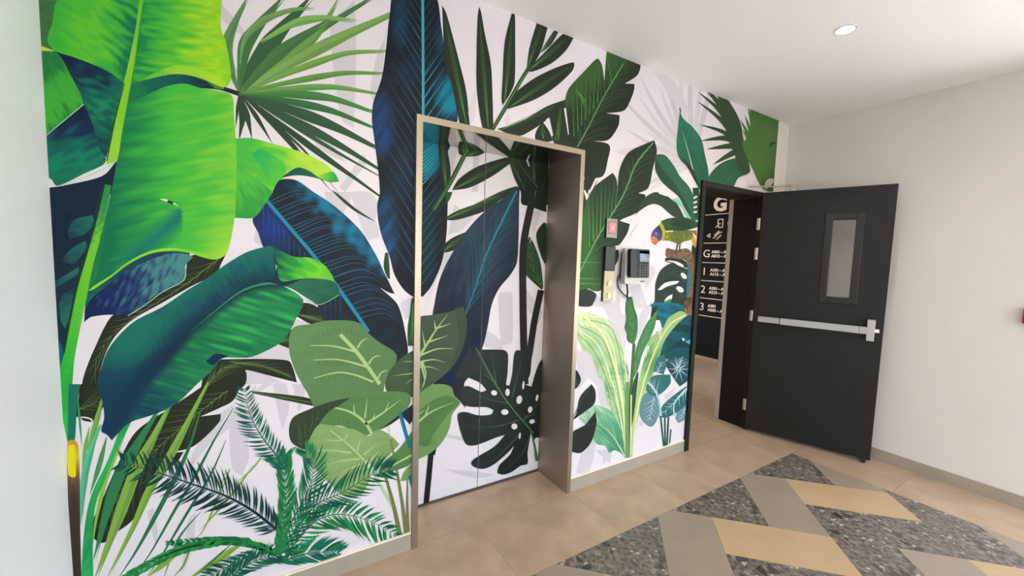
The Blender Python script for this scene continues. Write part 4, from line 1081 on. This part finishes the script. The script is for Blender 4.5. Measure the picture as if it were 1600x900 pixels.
leaflet(p, G((800,140),(818,148),(782,210),(735,248),(750,215)), G((735,245),(808,145)))
leaflet(p, G((845,155),(890,175),(850,240),(780,300),(690,338),(672,325),(740,258)), G((680,330),(870,170)))
leaflet(p, G((880,293),(892,300),(880,335),(800,410),(700,470),(580,512),(575,500),(610,440),(700,370),(800,320)), G((585,505),(888,300)))
leaflet(p, G((530,605),(640,570),(760,500),(850,468),(875,462),(860,495),(780,550),(690,612),(620,640)), G((545,610),(868,470)))
p.step(); p.stroke(G((500,620),(560,520),(640,380),(690,300)), 6, (48,72,46), 'const'); p.stroke(G((512,600),(600,450),(670,335)), 1.2, (86,146,72), 'const')
p.step(); p.fill(G((395,520),(420,430),(432,425),(425,560),(405,580)), GH3); p.fill(G((575,545),(590,540),(585,580),(572,590)), GH3)

# ---- split leaf right of the lift, upper
GB = (84,160,58)
p = wallp('split_leaf')
P = G((1048,200),(1110,200),(1198,290),(1192,345),(1165,370),(1128,392),(1172,394),(1172,420),(1150,480),(1122,520),(1040,531),(1103,540),(1098,590),(1052,655),(985,661),(1055,680),(1048,750),(1022,828),(940,832),(900,840),(840,700),(858,600),(848,480),(865,415),(940,332),(990,280),(1005,278),(1022,310),(1032,390),(1038,300))
P2 = p.fill(P, grad((895,135),(960,230),[(56,92,44),(40,52,37),(35,44,35),(34,44,34)], .08, 70, 26, 6, 3), grid=4)
p.step(); rib = G((905,690),(960,590),(1010,490),(1060,400),(1120,300)); 
p.veins(P2, rib, 12, 42, (62,112,58), .8, (.7, 1.0), bend=.25, sm=False)
for k in range(7): p.stroke(G((890+18*k, 640-26*k), (880+22*k, 400-16*k)), 1.1, GB, 'taper')
for k in range(6): p.stroke(G((900+10*k, 420+10*k), (950-3*k, 520-10*k)), 1, GB, 'taper')
p.stroke(rib, 2, (90,150,84), 'const'); p.stroke(G((1065,385),(1045,260)), 1, GB); p.stroke(G((1080,370),(1140,270)), 1, GB)
p.fill(G((940,828),(1000,834),(990,868),(962,890),(930,885)), DK); p.fill(G((990,836),(1002,832),(975,893),(962,895)), (226,219,223), sm=False)
leaflet(p, G((775,545),(810,490),(828,478),(845,500),(862,580),(868,690),(800,680)), G((815,660),(826,490)))
p.stroke(G((800,660),(835,500)), 1, GB); 
leaflet(p, G((708,650),(715,610),(742,570),(770,610),(792,660),(740,670)), G((745,650),(742,580)))
for q in (G((842,510),(852,508),(866,630),(862,632)), G((758,560),(774,552),(792,636),(782,638))): p.fill(q, (228,222,224), sm=False)

# ---- split leaf behind the telephone
p = wallp('split_leaf')
P = PX((1022,219),(1026,236),(1020,262),(1013,293),(997,302),(1008,304),(1007,316),(993,333),(975,341),(968,345),(984,350),(980,364),(968,382),(960,385),(960,390),(966,391),(966,404),(958,420),(938,454),(918,452),(930,457),(928,470),(925,477),(918,479),(900,478),(880,470),(880,330),(906,297),(918,306),(930,290),(957,270),(963,280),(965,303),(967,268),(980,240),(1003,227))
P2 = p.fill(P, grad((905,310),(985,300),[(56,98,46),(44,62,43),(39,53,42),(38,50,40)], .08, 80, 26, 6, 5), grid=4)
p.step(); rib = K((90,690),(130,620),(270,350),(370,190),(480,0)) + J((340,530),(420,430)); 
p.veins(P2, rib, 17, 36, (62,112,60), .8, (.7, 1.0), bend=.2, sm=False, t0=.1)
for k in range(8): p.stroke(K((205+28*k, 430-40*k), (195+34*k, -60-8*k if k > 2 else 20)), 1.3, GB if k < 4 else DKV, 'taper')
for y in (548, 676, 716): p.stroke(K((130,y),(300,y+4)), 1.4, (96,150,96), 'taper')
p.stroke(rib, 2, (100,154,98), 'const')
p.fill(K((125,300),(195,0),(190,-40),(120,0)), (44,58,44))
p.fill(K((185,758),(200,756),(260,785),(300,770),(300,800),(258,800)), (226,219,223)); p.fill(J((96,655),(100,650),(118,680),(160,600),(130,660),(108,700)), (226,219,223))

# ---- spear leaves and arch
DGN = (44,96,72)
p = wallp('spear_leaf'); P = J((548,262),(552,300),(570,325),(600,350),(645,410),(662,480),(680,565),(675,615),(640,645),(600,560),(545,505),(530,440),(538,350))
P = p.fill(P, grad((1060,180),(1105,280),[(44,120,92),(40,106,82),(34,92,72)], .3, 60, 20, 5, 2), grid=4); p.stroke(J((545,266),(549,285)), 2, (60,40,50), 'const', step=True)
p.veins(P, J((625,630),(590,490),(556,370)), 12, 28, (34,88,68), .8); p.stroke(J((625,630),(590,490),(556,370)), 2.6, (180,206,190), 'taper')
p = wallp('spear_leaf'); P = J((432,490),(450,483),(480,490),(520,540),(545,585),(595,645),(630,745),(640,790),(590,790),(545,690),(470,622),(432,560)); p.fill(P, (46,98,76)); p.step()
p.fill(J((432,500),(470,560),(520,620),(580,720),(600,790),(590,790),(545,690),(470,622),(432,560)), (38,72,54)); 
p = wallp('spear_leaf'); p.fill(K((560,180),(620,60),(700,5),(770,8),(850,50),(900,110),(945,200),(860,192),(760,110),(690,95),(600,145),(540,205)), (46,66,52)); p.fill(J((500,690),(530,685),(560,720),(604,795),(578,785),(555,735)), (134,192,164)); 
p.stroke(J((560,505),(600,560),(640,650)), 6, (40,56,46), 'leaf', step=True); p.stroke(J((620,640),(625,700),(630,780)), 10, (38,70,52), 'const')
for k in range(4): p.stroke(J((610,690+22*k),(626,680+24*k)), 3, (222,216,218), 'const')
p.fill(J((480,655),(520,670),(530,690),(500,690)), (228,222,224)); p.fill(J((440,640),(500,650),(520,690),(450,668)), (226,219,223))
p = wallp('fan_palm_leaf'); P = J((675,605),(700,560),(740,525),(790,505),(850,500),(875,565),(820,595),(790,640),(700,640)); p.fill(P, (46,96,66)); p.stroke(J((760,612),(802,572)), 3, (190,214,190), 'leaf', step=True)
DP = (52,76,48)
for tip, mid, w in (((630,190),(740,290),9), ((628,235),(745,330),8), ((640,345),(760,385),8), ((645,420),(770,410),10), ((672,460),(790,445),10), ((700,532),(790,480),10), ((668,180),(770,300),16), ((715,195),(790,310),18), ((760,212),(810,330),14), ((740,205),(780,280),18), ((690,185),(770,330),14)):
    p.stroke(J((872,560),(830,470),mid,tip), w, DP, 'leaf')
p.fill(J((740,225),(770,230),(800,310),(830,400),(872,545),(860,580),(820,560),(800,470),(770,410),(755,320)), DP)
for k in range(9): p.stroke(J((850,560),(790+12*k,640+3*k)), 3, DP if k % 2 else (70,90,56), 'leaf')
p = wallp('fan_palm_leaf'); GF = (78,120,58)
ctr = J((940,640))[0]
p.fill(J((875,262),(1010,320),(1010,640),(940,650),(890,560),(840,440),(878,380)), grad((1180,180),(1200,290),[(66,112,52),(82,122,62),(76,116,56),(62,98,50)], .25, 80, 30, 8, 2), grid=5)
for tip in ((828,320),(838,368),(850,300),(866,262),(892,270),(915,280),(940,290),(832,420),(835,460),(850,480)):
    p.stroke([J((925,600))[0], J(((tip[0]+930)/2-6, (tip[1]+560)/2-30))[0], J(tip)[0]], 9, GF, 'leaf')
for k, tip in enumerate(((835,580),(850,625),(880,640),(905,645),(930,650),(830,560),(865,640))): p.stroke([J((930,585))[0], J(tip)[0]], 6, GF if k % 3 else (120,170,90), 'leaf')
p.step()
for q in (((870,590),(905,600)), ((880,625),(905,612)), ((940,640),(960,612)), ((862,520),(875,550)), ((900,290),(905,340)), ((880,285),(890,345)), ((925,292),(928,330))): p.stroke(J(*q), 4, (222,216,216), 'leaf')
p.stroke(J((968,452),(978,430),(1000,432)), 3.5, (34,44,28), 'leaf'); p.stroke(J((985,600),(960,620),(945,650)), 10, (196,190,180), 'leaf')

# ---- monstera behind the parrot
p = wallp('monstera_leaf')
p.fill(K((1040,400),(1040,1000),(700,1000),(690,900),(712,850),(715,775),(722,700),(760,610),(830,560),(880,558),(960,600),(1000,560),(1005,420)), (42,58,50))
p.fill(K((795,520),(830,508),(890,510),(960,545),(975,592),(900,590),(860,560),(800,545)), (42,58,50))
for Q in (K((800,540),(860,552),(900,575),(940,590),(935,570),(890,545),(830,535)), K((735,765),(790,712),(860,696),(905,696),(885,716),(810,738),(760,765)), K((785,858),(810,820),(852,796),(842,845),(800,868))): p.fill(Q, (226,220,222))
for cx_, cy_, rx, ry in ((940,655,20,24), (910,760,27,24)): p.fill(K(*[(cx_+rx*cos(a*.628)+.5*ry*sin(a*.628), cy_+ry*sin(a*.628)) for a in range(10)]), (226,220,222))
p.fill(K((780,860),(845,830),(835,865),(790,890)), (50,130,80)); p.step()
for q in (((950,700),(860,640),(760,700)), ((960,620),(860,625),(780,660)), ((940,830),(850,740),(730,790))): p.stroke(K(*q), 1, (70,96,80), 'taper')
p.fill(K((972,570),(992,600),(995,700),(978,835),(958,820),(966,700)), (22,112,132))
# teal mass
p = wallp('teal_leaf')
p.fill(L((405,20),(430,8),(480,10),(540,15),(610,50),(610,290),(560,285),(490,275),(450,255),(470,170),(440,60)), grad((1020,475),(1078,560),[(24,112,138),(20,90,100),(18,74,80),(24,82,88)], .35, 20, 22, 7, 2), grid=4)
for q in (((430,150),(520,110),(600,120)), ((470,240),(540,190),(600,180))): p.fill(L(*q, (q[2][0], q[2][1]+40), (q[1][0], q[1][1]+30)), (18,60,66))
p.fill(L((555,172),(572,180),(560,190)), (220,218,216), sm=False); p.fill(L((570,190),(595,182),(594,205)), (70,180,200), sm=False)
p.fill(L((415,40),(440,20),(425,120),(405,130)), (32,44,40))

# ---- branch and parrot
p = wallp('branch'); BR = grad((1040,390),(1085,450),[(104,84,66),(132,110,88),(92,72,56),(120,98,78)], .5, 30, 8, 3, 3)
p.fill(K((802,448),(815,438),(880,452),(960,440),(1000,470),(1025,540),(1022,640),(1015,760),(1000,880),(985,960),(960,960),(950,900),(975,800),(990,690),(985,600),(955,535),(900,520),(805,508)), BR, grid=2.5)
p.fill(K((950,840),(1000,820),(1005,960),(940,960)), grad((1070,465),(1085,490),[(74,50,36),(150,110,80)], .5, 80, 6, 3, 1), grid=2.5)
p = wallp('parrot', 'green and purple parrot perched on a branch')
p.fill(K((985,300),(1015,330),(1040,400),(1030,440),(1005,390)), (190,150,60)); p.fill(K((1000,300),(1040,300),(1040,350)), (150,90,50))
p.fill(K((760,300),(850,300),(1000,300),(1012,345),(990,375),(940,388),(915,405),(880,400),(820,380),(770,382)), grad((1035,360),(1080,378),[(150,152,40),(100,112,44),(84,100,50),(120,124,50)], .5, 70, 6, 4, 3), grid=2.5)
p.fill(K((745,268),(765,235),(795,225),(800,300),(778,380),(762,370),(768,310)), (176,168,44))
p.fill(K((760,228),(830,204),(930,198),(985,208),(1050,238),(1050,272),(960,298),(860,302),(800,302),(785,270)), grad((1035,350),(1085,348),[(54,86,54),(40,66,46),(34,58,42),(44,78,52)], .4, 15, 14, 4, 3), grid=3)
p.stroke(K((800,308),(858,305)), 1.6, (226,226,190), 'const', step=True)
p.fill(K((681,362),(686,330),(702,298),(745,258),(768,296),(772,340),(762,376),(735,385),(705,352)), grad((1017,365),(1034,355),[(96,110,160),(76,76,130),(70,62,106),(58,50,80)], .3, 60, 8, 3, 3), grid=2.5)
p.fill(K((684,362),(705,345),(728,362),(742,384),(720,416),(700,402),(688,385)), grad((1016,372),(1026,382),[(200,150,130),(214,110,62),(190,84,48)], .2), grid=2.5)
p.fill(K(*[(726+9*cos(a*.628), 326+11*sin(a*.628)) for a in range(10)]), (160,170,190)); p.fill(K(*[(727+5*cos(a*.628), 326+6*sin(a*.628)) for a in range(10)]), (30,26,40))
p.step(); p.stroke(K((895,400),(885,440),(880,490)), 2.2, (70,58,50), 'const'); p.stroke(K((912,402),(908,440),(915,470)), 2.2, (70,58,50), 'const')

# ---- striped plant, bottom right of the lift
p = wallp('striped_leaf')
P = L((55,60),(100,52),(140,60),(185,80),(205,100),(240,150),(268,200),(285,230),(292,280),(305,330),(308,420),(300,520),(306,640),(304,735),(288,735),(282,610),(262,585),(240,555),(205,465),(185,370),(165,360),(150,310),(128,252),(92,228),(60,160))
def f_str(x, y):
    X, Y = (x-880)*3, (y-470)*3
    u = X-.00105*(Y+60)**2*1.0-40 if Y < 330 else X-190-.42*(Y-330)*.62
    e = noise.noise((u/9, Y/120, 2)); g = noise.noise((X/60, Y/60, 5))
    c = mixc((150,190,134), (208,220,166), .5+1.2*e); c = mixc(c, (226,228,186), 1-Y/160)
    c = mixc(c, (58,130,100), max(0, e*1.4+g*.8-.05)*min(1, max(0, (Y-120)/200))); 
    return c
P2 = p.fill(P, f_str, grid=3); p.step()
for k in range(6):
    p.stroke(L((60+8*k, 150-16*k), (140+22*k, 230-24*k), (215+16*k, 400-10*k), (262+8*k, 560), (292, 725)), 1.3, (232,232,186) if k % 2 else (96,150,104), 'const')
p.stroke(L((95,75),(180,150),(240,300),(280,520),(296,730)), 3, (228,226,160), 'const')
p = wallp('striped_leaf'); P = L((70,548),(110,505),(155,488),(215,510),(250,560),(275,630),(292,738),(268,712),(240,700),(215,712),(195,680),(160,672),(140,650),(105,585)); p.fill(P, grad((905,640),(975,700),[(186,206,170),(126,180,142),(96,164,124),(70,140,104)], .35, 40, 20, 4, 2), grid=3)
p.veins(P, L((288,728),(220,620),(110,530)), 9, 22, (60,126,96), .9); p.stroke(L((288,728),(220,620),(110,530)), 2, (206,222,180), 'taper')
p = wallp('striped_leaf'); P = L((582,66),(560,50),(540,50),(490,82),(465,130),(430,155),(400,182),(385,250),(365,330),(345,430),(328,560),(318,735),(326,735),(332,640),(362,505),(400,390),(440,300),(470,195),(530,112)); p.fill(P, grad((990,600),(1040,560),[(176,200,126),(140,176,110),(92,140,88),(150,184,118)], .4, -62, 40, 4, 2), grid=3)
p.step(); p.stroke(L((575,66),(500,110),(440,210),(390,340),(345,520),(322,730)), 2, (222,222,160), 'const'); p.stroke(L((440,160),(455,130),(450,190)), 2, (226,224,200), 'leaf'); p.stroke(L((385,270),(398,210),(402,250)), 2, (226,224,200), 'leaf')
p = wallp('spear_leaf'); P = L((298,-14),(322,-20),(332,30),(346,75),(347,140),(332,206),(300,186),(296,150),(286,125),(295,85),(290,40)); p.fill(P, (58,108,60)); p.veins(P, L((330,205),(318,100),(312,0)), 10, 34, (96,150,84), .9); 
for q in (((286,100),(300,108)), ((292,145),(305,150))): p.stroke(L(*q), 2.5, (224,218,220), 'leaf', step=True)
P = L((442,42),(425,60),(385,115),(345,210),(330,290),(318,380),(350,320),(372,245),(425,130)); p.fill(P, (64,122,76)); p.veins(P, L((325,370),(360,220),(440,50)), 10, 20, (110,164,110), .8)
p.step(); p.stroke(L((331,200),(322,350),(308,520),(312,735)), 4.5, (70,104,56), 'const'); p.stroke(L((350,330),(330,430),(318,600)), 8, (44,84,52), 'leaf'); p.stroke(L((300,380),(296,520),(300,735)), 6, (110,150,90), 'const'); p.stroke(L((318,440),(314,735)), 2, (214,216,160), 'const')

# ---- small blue-green arum plant
p = wallp('arum_leaf')
def arum(P, col, rib, n=5, vc=(170,196,200)):
    P2 = p.fill(P, col); p.step(); p.veins(P2, rib, n, 48, vc, 1.2, .8, sm=False); p.stroke(rib, 1.8, vc, 'taper')
arum(L((420,330),(440,270),(470,250),(485,290),(470,345)), (52,104,112), L((440,340),(460,280)), 3)
arum(L((480,300),(500,268),(540,262),(585,268),(604,295),(596,355),(575,380),(545,402),(515,360)), (38,78,88), L((530,330),(555,260)), 4)
for a in range(10): p.stroke([L((540,320))[0], L((540+58*cos(a*.63), 320+62*sin(a*.63)))[0]], 1.8, (176,198,204), 'taper')
arum(L((355,520),(370,450),(395,428),(430,438),(452,500),(435,565),(410,590),(372,565)), (98,134,144), L((425,450),(398,575)), 5)
arum(L((388,402),(420,352),(500,345),(502,385),(470,425),(432,446),(396,432)), (48,108,108), L((440,432),(400,372)), 4)
arum(L((525,548),(545,500),(575,480),(600,500),(585,545),(540,573)), (106,138,148), L((570,500),(545,565)), 3)
arum(L((448,545),(465,490),(540,425),(600,385),(590,440),(560,500),(490,545)), (42,102,104), L((580,415),(455,538)), 6)
p.step()
for q, w in ((((395,380),(435,430),(450,480),(458,540)),3), (((585,400),(520,480),(520,540)),2.5)): p.stroke(L(*q), w, (178,202,206), 'const')
for x0_, x1_, w in ((456,470,2.6), (475,477,2.6), (492,485,2.8)): p.stroke(L((x0_,545),(x1_,680)), w, (40,84,74), 'const')
p.stroke(L((504,602),(497,668)), 2.2, (60,84,70), 'const')
p.fill(L((470,440),(505,420),(530,400),(510,440),(485,470)), (214,204,204))

# ---- black monstera lobes beside the lift frame
BK = (38,42,40)
for Q in (L((40,560),(60,530),(78,450),(132,390),(150,422),(146,480),(100,520),(55,552)), L((40,620),(100,582),(150,518),(155,575),(130,662),(82,712),(40,708)), L((40,310),(66,330),(82,370),(66,405),(40,420))):
    p = wallp('monstera_lobe'); p.fill(Q, BK); p.stroke([Q[0], ((Q[0][0]+Q[3][0])/2, (Q[0][1]+Q[3][1])/2-4), Q[3]], 1, (64,80,66), 'const')
p = wallp('split_leaf')
p.fill(K((120,780),(190,760),(255,795),(252,830),(230,872),(190,896),(120,892)), (44,52,46))

# ================================================================== artwork on the two sliding doors
p = DoorPrint('ghost_leaf')
for P in (G((295,580),(350,600),(345,690),(320,810),(300,760)), Hc((330,60),(420,120),(360,180),(300,200)), Hc((300,230),(330,270),(250,400),(200,520),(240,400)), Hc((540,480),(600,470),(600,700),(550,720)), Hc((690,90),(740,90),(700,200),(690,160)), Hc((470,640),(540,690),(560,740),(470,720)), I((270,380),(430,410),(440,430),(300,400)), I((280,548),(430,560),(520,575),(420,590)), Hc((640,420),(740,560),(720,620),(660,520)), G((430,650),(450,640),(440,900),(410,900))): p = DoorPrint('ghost_leaf'); p.fill(P, GH)
for k in range(8): p.stroke(Hc((470,690),(600-14*k,600+20*k)), 2.2, GH2, 'leaf')
for k in range(5): p.stroke(Hc((180,560),(330-20*k,300+20*k)), 3, GH3, 'leaf')
for k in range(6): p.stroke(Hc((740,480+40*k),(690,560+50*k)), 3, GH2, 'leaf')
p.stroke(I((500,540),(400,556)), 2, (150,146,150), 'leaf'); p.stroke(I((470,450),(560,400)), 3, GH2, 'leaf')
# blue leaf, continued
p = DoorPrint('blue_leaf')
P = G((170,560),(345,560),(330,640),(290,730),(272,800),(290,900)) + Hc((302,0),(298,60),(292,200),(270,330),(222,440),(180,492),(150,470)) + G((150,900))
def f_b3(x, y):
    c = f_blue(x, y)
    q = ((x-668)/26)**2+((y-235)/52)**2
    return mixc(c, (8,120,146), 1.5*(1-q)*(1+.5*noise.noise((x/6+y/8, (x-y)/40, 2)))) if q < 1 else c
P2 = p.fill(P, f_b3, grid=4); p.step()
p.veins(P2, PX((655,480),(655,170)), 34, 38, (40,104,128), .8, (.8, 1.0), sides=(1,), bend=0, sm=False)
for k in range(9): p.stroke(G((182, 720+18*k), (262, 655+14*k)), 1.3, (70,190,206), 'taper')
# palm
p = DoorPrint('palm_leaf')
leaflet(p, G((250,640),(285,640),(300,720),(312,810),(300,880),(278,880),(262,780)), G((290,870),(270,650)))
leaflet(p, G((345,640),(400,640),(395,690),(372,730),(350,720)), G((372,720),(372,650)))
leaflet(p, G((380,735),(400,690),(490,690),(495,702),(440,730)), G((390,730),(485,695)))
leaflet(p, G((318,892),(350,840),(440,780),(590,735),(610,750),(580,775),(500,830),(400,880)), G((330,885),(595,745)))
p.stroke(G((440,810),(590,745)), 3, (70,140,64), 'leaf', step=True)
leaflet(p, G((420,960),(540,900),(620,874),(640,890),(560,930),(470,980)), G((430,955),(630,880)))
leaflet(p, Hc((290,118),(350,85),(470,42),(560,5),(600,-10),(560,25),(480,85),(400,115),(330,132),(292,130)), Hc((295,125),(570,5)))
leaflet(p, Hc((275,255),(320,215),(390,185),(340,265),(285,285)), Hc((280,275),(380,195)))
p.fill(Hc((285,0),(320,0),(310,30),(292,60)), (46,76,48))
p.step(); p.stroke(G((230,985),(290,890),(345,790),(405,670)), 7, (46,80,46), 'const'); p.stroke(G((235,985),(345,795),(395,690)), 1.3, (86,146,72), 'const')
p = DoorPrint('split_leaf')
P = G((582,715),(640,660),(770,660),(770,960),(650,960),(640,900),(605,820)); P2 = p.fill(P, grad((800,240),(850,280),[(46,72,44),(34,44,36),(22,26,24)], .2, 60, 20, 5, 2), grid=4); p.step()
for q in (((690,960),(620,800),(590,720)), ((720,880),(650,790),(620,720)), ((700,840),(690,720),(640,730)), ((720,960),(760,820)), ((705,850),(705,720)), ((640,850),(600,770))): p.stroke(G(*q), 1.2, (72,128,66), 'taper')
p.fill(G((660,740),(668,735),(682,780),(678,782)), (226,220,222), sm=False)
p.fill(Hc((635,-10),(760,-10),(760,95),(700,72),(660,30)), (30,36,34)); p.stroke(Hc((712,-10),(695,60)), 1.2, (72,128,66), 'const', step=True)
P = Hc((648,335),(655,260),(682,208),(705,250),(732,330),(745,440),(740,460),(690,415),(660,380)); p.fill(P, (40,66,46)); p.veins(P, Hc((738,440),(690,330),(680,220)), 7, 26, (76,132,70), .9)
p.fill(Hc((712,200),(745,145),(760,150),(760,350),(735,300)), (36,56,42)); p.stroke(Hc((680,240),(700,210),(728,300)), 1.6, (226,220,222), 'leaf', step=True)
# second blue leaf on the doors
p = DoorPrint('blue_leaf')
P = Hc((635,-30),(632,60),(630,200),(622,330),(590,390),(540,450),(505,525),(485,630),(462,725),(420,800),(360,860),(280,910),(230,900),(200,700),(228,570),(258,420),(300,320),(380,190),(470,92),(560,30)); 
P2 = p.fill(P, grad((700,330),(800,480),[(38,62,80),(36,56,74),(30,44,56),(28,40,54),(22,36,56)], .4, -65, 40, 5, 6), grid=4); p.step()
p.veins(P2, Hc((382,575),(430,440),(480,290),(560,120),(622,0)), 26, 24, (44,92,116), .9, (.9, 1.0), bend=.1, sm=False)
p.stroke(Hc((382,575),(430,440),(480,290),(560,120),(622,-5)), 3, (24,140,150), 'grow')
p.fill(I((270,155),(330,95),(400,0),(460,-20),(440,90),(395,120),(375,150),(382,262),(340,215)), (34,40,46)); p.fill(I((270,155),(330,100),(345,130),(300,170)), (20,34,66))
p.stroke(Hc((632,110),(662,95)), 5, (46,66,60), 'leaf', step=True)
# trunk
p = DoorPrint('plant_stem'); 
for q, w in ((((700,20),(678,110),(652,260),(650,450),(655,760),(660,900)),11), (((735,460),(705,600),(680,760),(650,900)),10)): p.step(); p.stroke(Hc(*q), w, (38,36,36), 'const')
p.stroke(I((222,440),(212,560),(196,720)), 8.5, (26,26,28), 'const', step=True); p.stroke(I((238,430),(226,480)), 8, (26,26,28), 'const')
# monstera at the foot
p = DoorPrint('monstera_leaf')
P = I((400,-30),(412,10),(440,-10),(560,-10),(580,10),(578,100),(572,152),(588,156),(600,100),(608,20),(620,-8),(660,-8),(695,-50),(690,40),(682,110),(655,150),(690,162),(722,60),(760,0),(760,420),(715,400),(700,420),(690,370),(672,470),(672,522),(640,532),(600,560),(560,574),(530,567),(540,530),(590,480),(608,440),(580,470),(520,522),(470,546),(425,540),(408,520),(425,498),(520,440),(566,388),(520,402),(430,436),(382,430),(352,350),(345,292),(380,280),(440,296),(500,292),(512,272),(480,258),(385,252),(354,200),(385,158),(455,186),(480,178),(450,145),(400,122),(385,120),(330,120),(380,20))
p.fill(P, grad((720,600),(840,700),[(44,50,48),(36,44,40),(30,34,32)], .3, 40, 30, 8, 2), grid=5); p.step()
for q in (((700,380),(640,310),(560,210),(490,110),(420,-30)), ((630,318),(540,345),(430,352),(360,330)), ((580,240),(470,215),(370,170)), ((520,140),(420,70)), ((525,150),(505,0)), ((600,210),(630,90),(650,0)), ((650,320),(730,230)), ((690,370),(650,470),(560,560)), ((640,380),(520,500),(430,530)), ((660,310),(725,275))): p.stroke(I(*q), 1.3, (74,104,78), 'taper')
p.stroke(I((700,380),(560,210),(430,-20)), 1.8, (84,124,84), 'const')
for cx_, cy_, rx, ry, t in ((515,191,14,12,.3),(578,188,10,17,0),(633,223,13,20,.2),(565,281,17,13,0),(684,269,10,15,.2),(693,325,13,10,-.3),(610,348,14,14,-.5),(652,155,5,20,.1),(635,392,5,15,.1),(716,214,6,16,.2)):
    p.fill(I(*[(cx_+rx*cos(a*.628)*cos(t)-ry*sin(a*.628)*sin(t), cy_+rx*cos(a*.628)*sin(t)+ry*sin(a*.628)*cos(t)) for a in range(10)]), (226,220,222))
p.stroke(I((686,365),(705,440),(716,510)), 5, (60,112,60), 'grow', step=True)
# caladium on the doors
p = DoorPrint('caladium_leaf')
P = I((150,180),(240,150),(310,160),(330,205),(355,240),(320,290),(305,360),(265,430),(205,480),(150,505)); p.fill(P, (112,148,88)); 
P = I((150,300),(220,230),(300,204),(358,238),(300,290),(230,390),(200,440),(150,420)); P=p.fill(P, (84,124,70)); p.step(); comb(p, I((190,330),(320,240)), 14, 14, HT); comb(p, I((180,430),(240,420)), 8, 14, HT)
p.stroke(I((150,335),(220,280),(325,235)), 4, PALE, 'taper'); p.stroke(I((195,295),(212,240)), 3, PALE, 'taper'); p.stroke(I((150,300),(190,270)), 3, PALE, 'taper')
P = Hc((150,600),(230,575),(300,562),(370,540),(386,600),(380,680),(352,770),(310,830),(240,890),(180,930),(150,960)); p.fill(P, (68,86,66)); p.fill(Hc((330,545),(372,538),(388,600),(380,690),(350,775),(300,840),(330,760),(350,680)), (60,76,58)); p.step()
comb(p, Hc((180,700),(280,600)), 12, 12, (50,64,48)); comb(p, Hc((190,800),(310,780)), 12, 10, (50,64,48))
for q, w in ((((150,790),(190,730),(240,650),(300,570)),5), (((240,640),(236,600)),3), (((240,640),(315,616)),3), (((200,705),(300,672)),3.2), (((192,725),(178,650)),3), (((170,765),(250,735),(328,735)),3.4), (((150,800),(230,785),(290,800)),3.4), (((150,820),(220,820),(255,835)),3), (((172,800),(190,880),(180,920)),4)): p.stroke(Hc(*q), w, PALE, 'taper')
p.stroke(I((178,40),(195,110),(165,190)), 3, PALE, 'taper'); p.stroke(I((150,170),(165,150),(150,120)), 3, PALE)
for q in prints: q.build(INK)
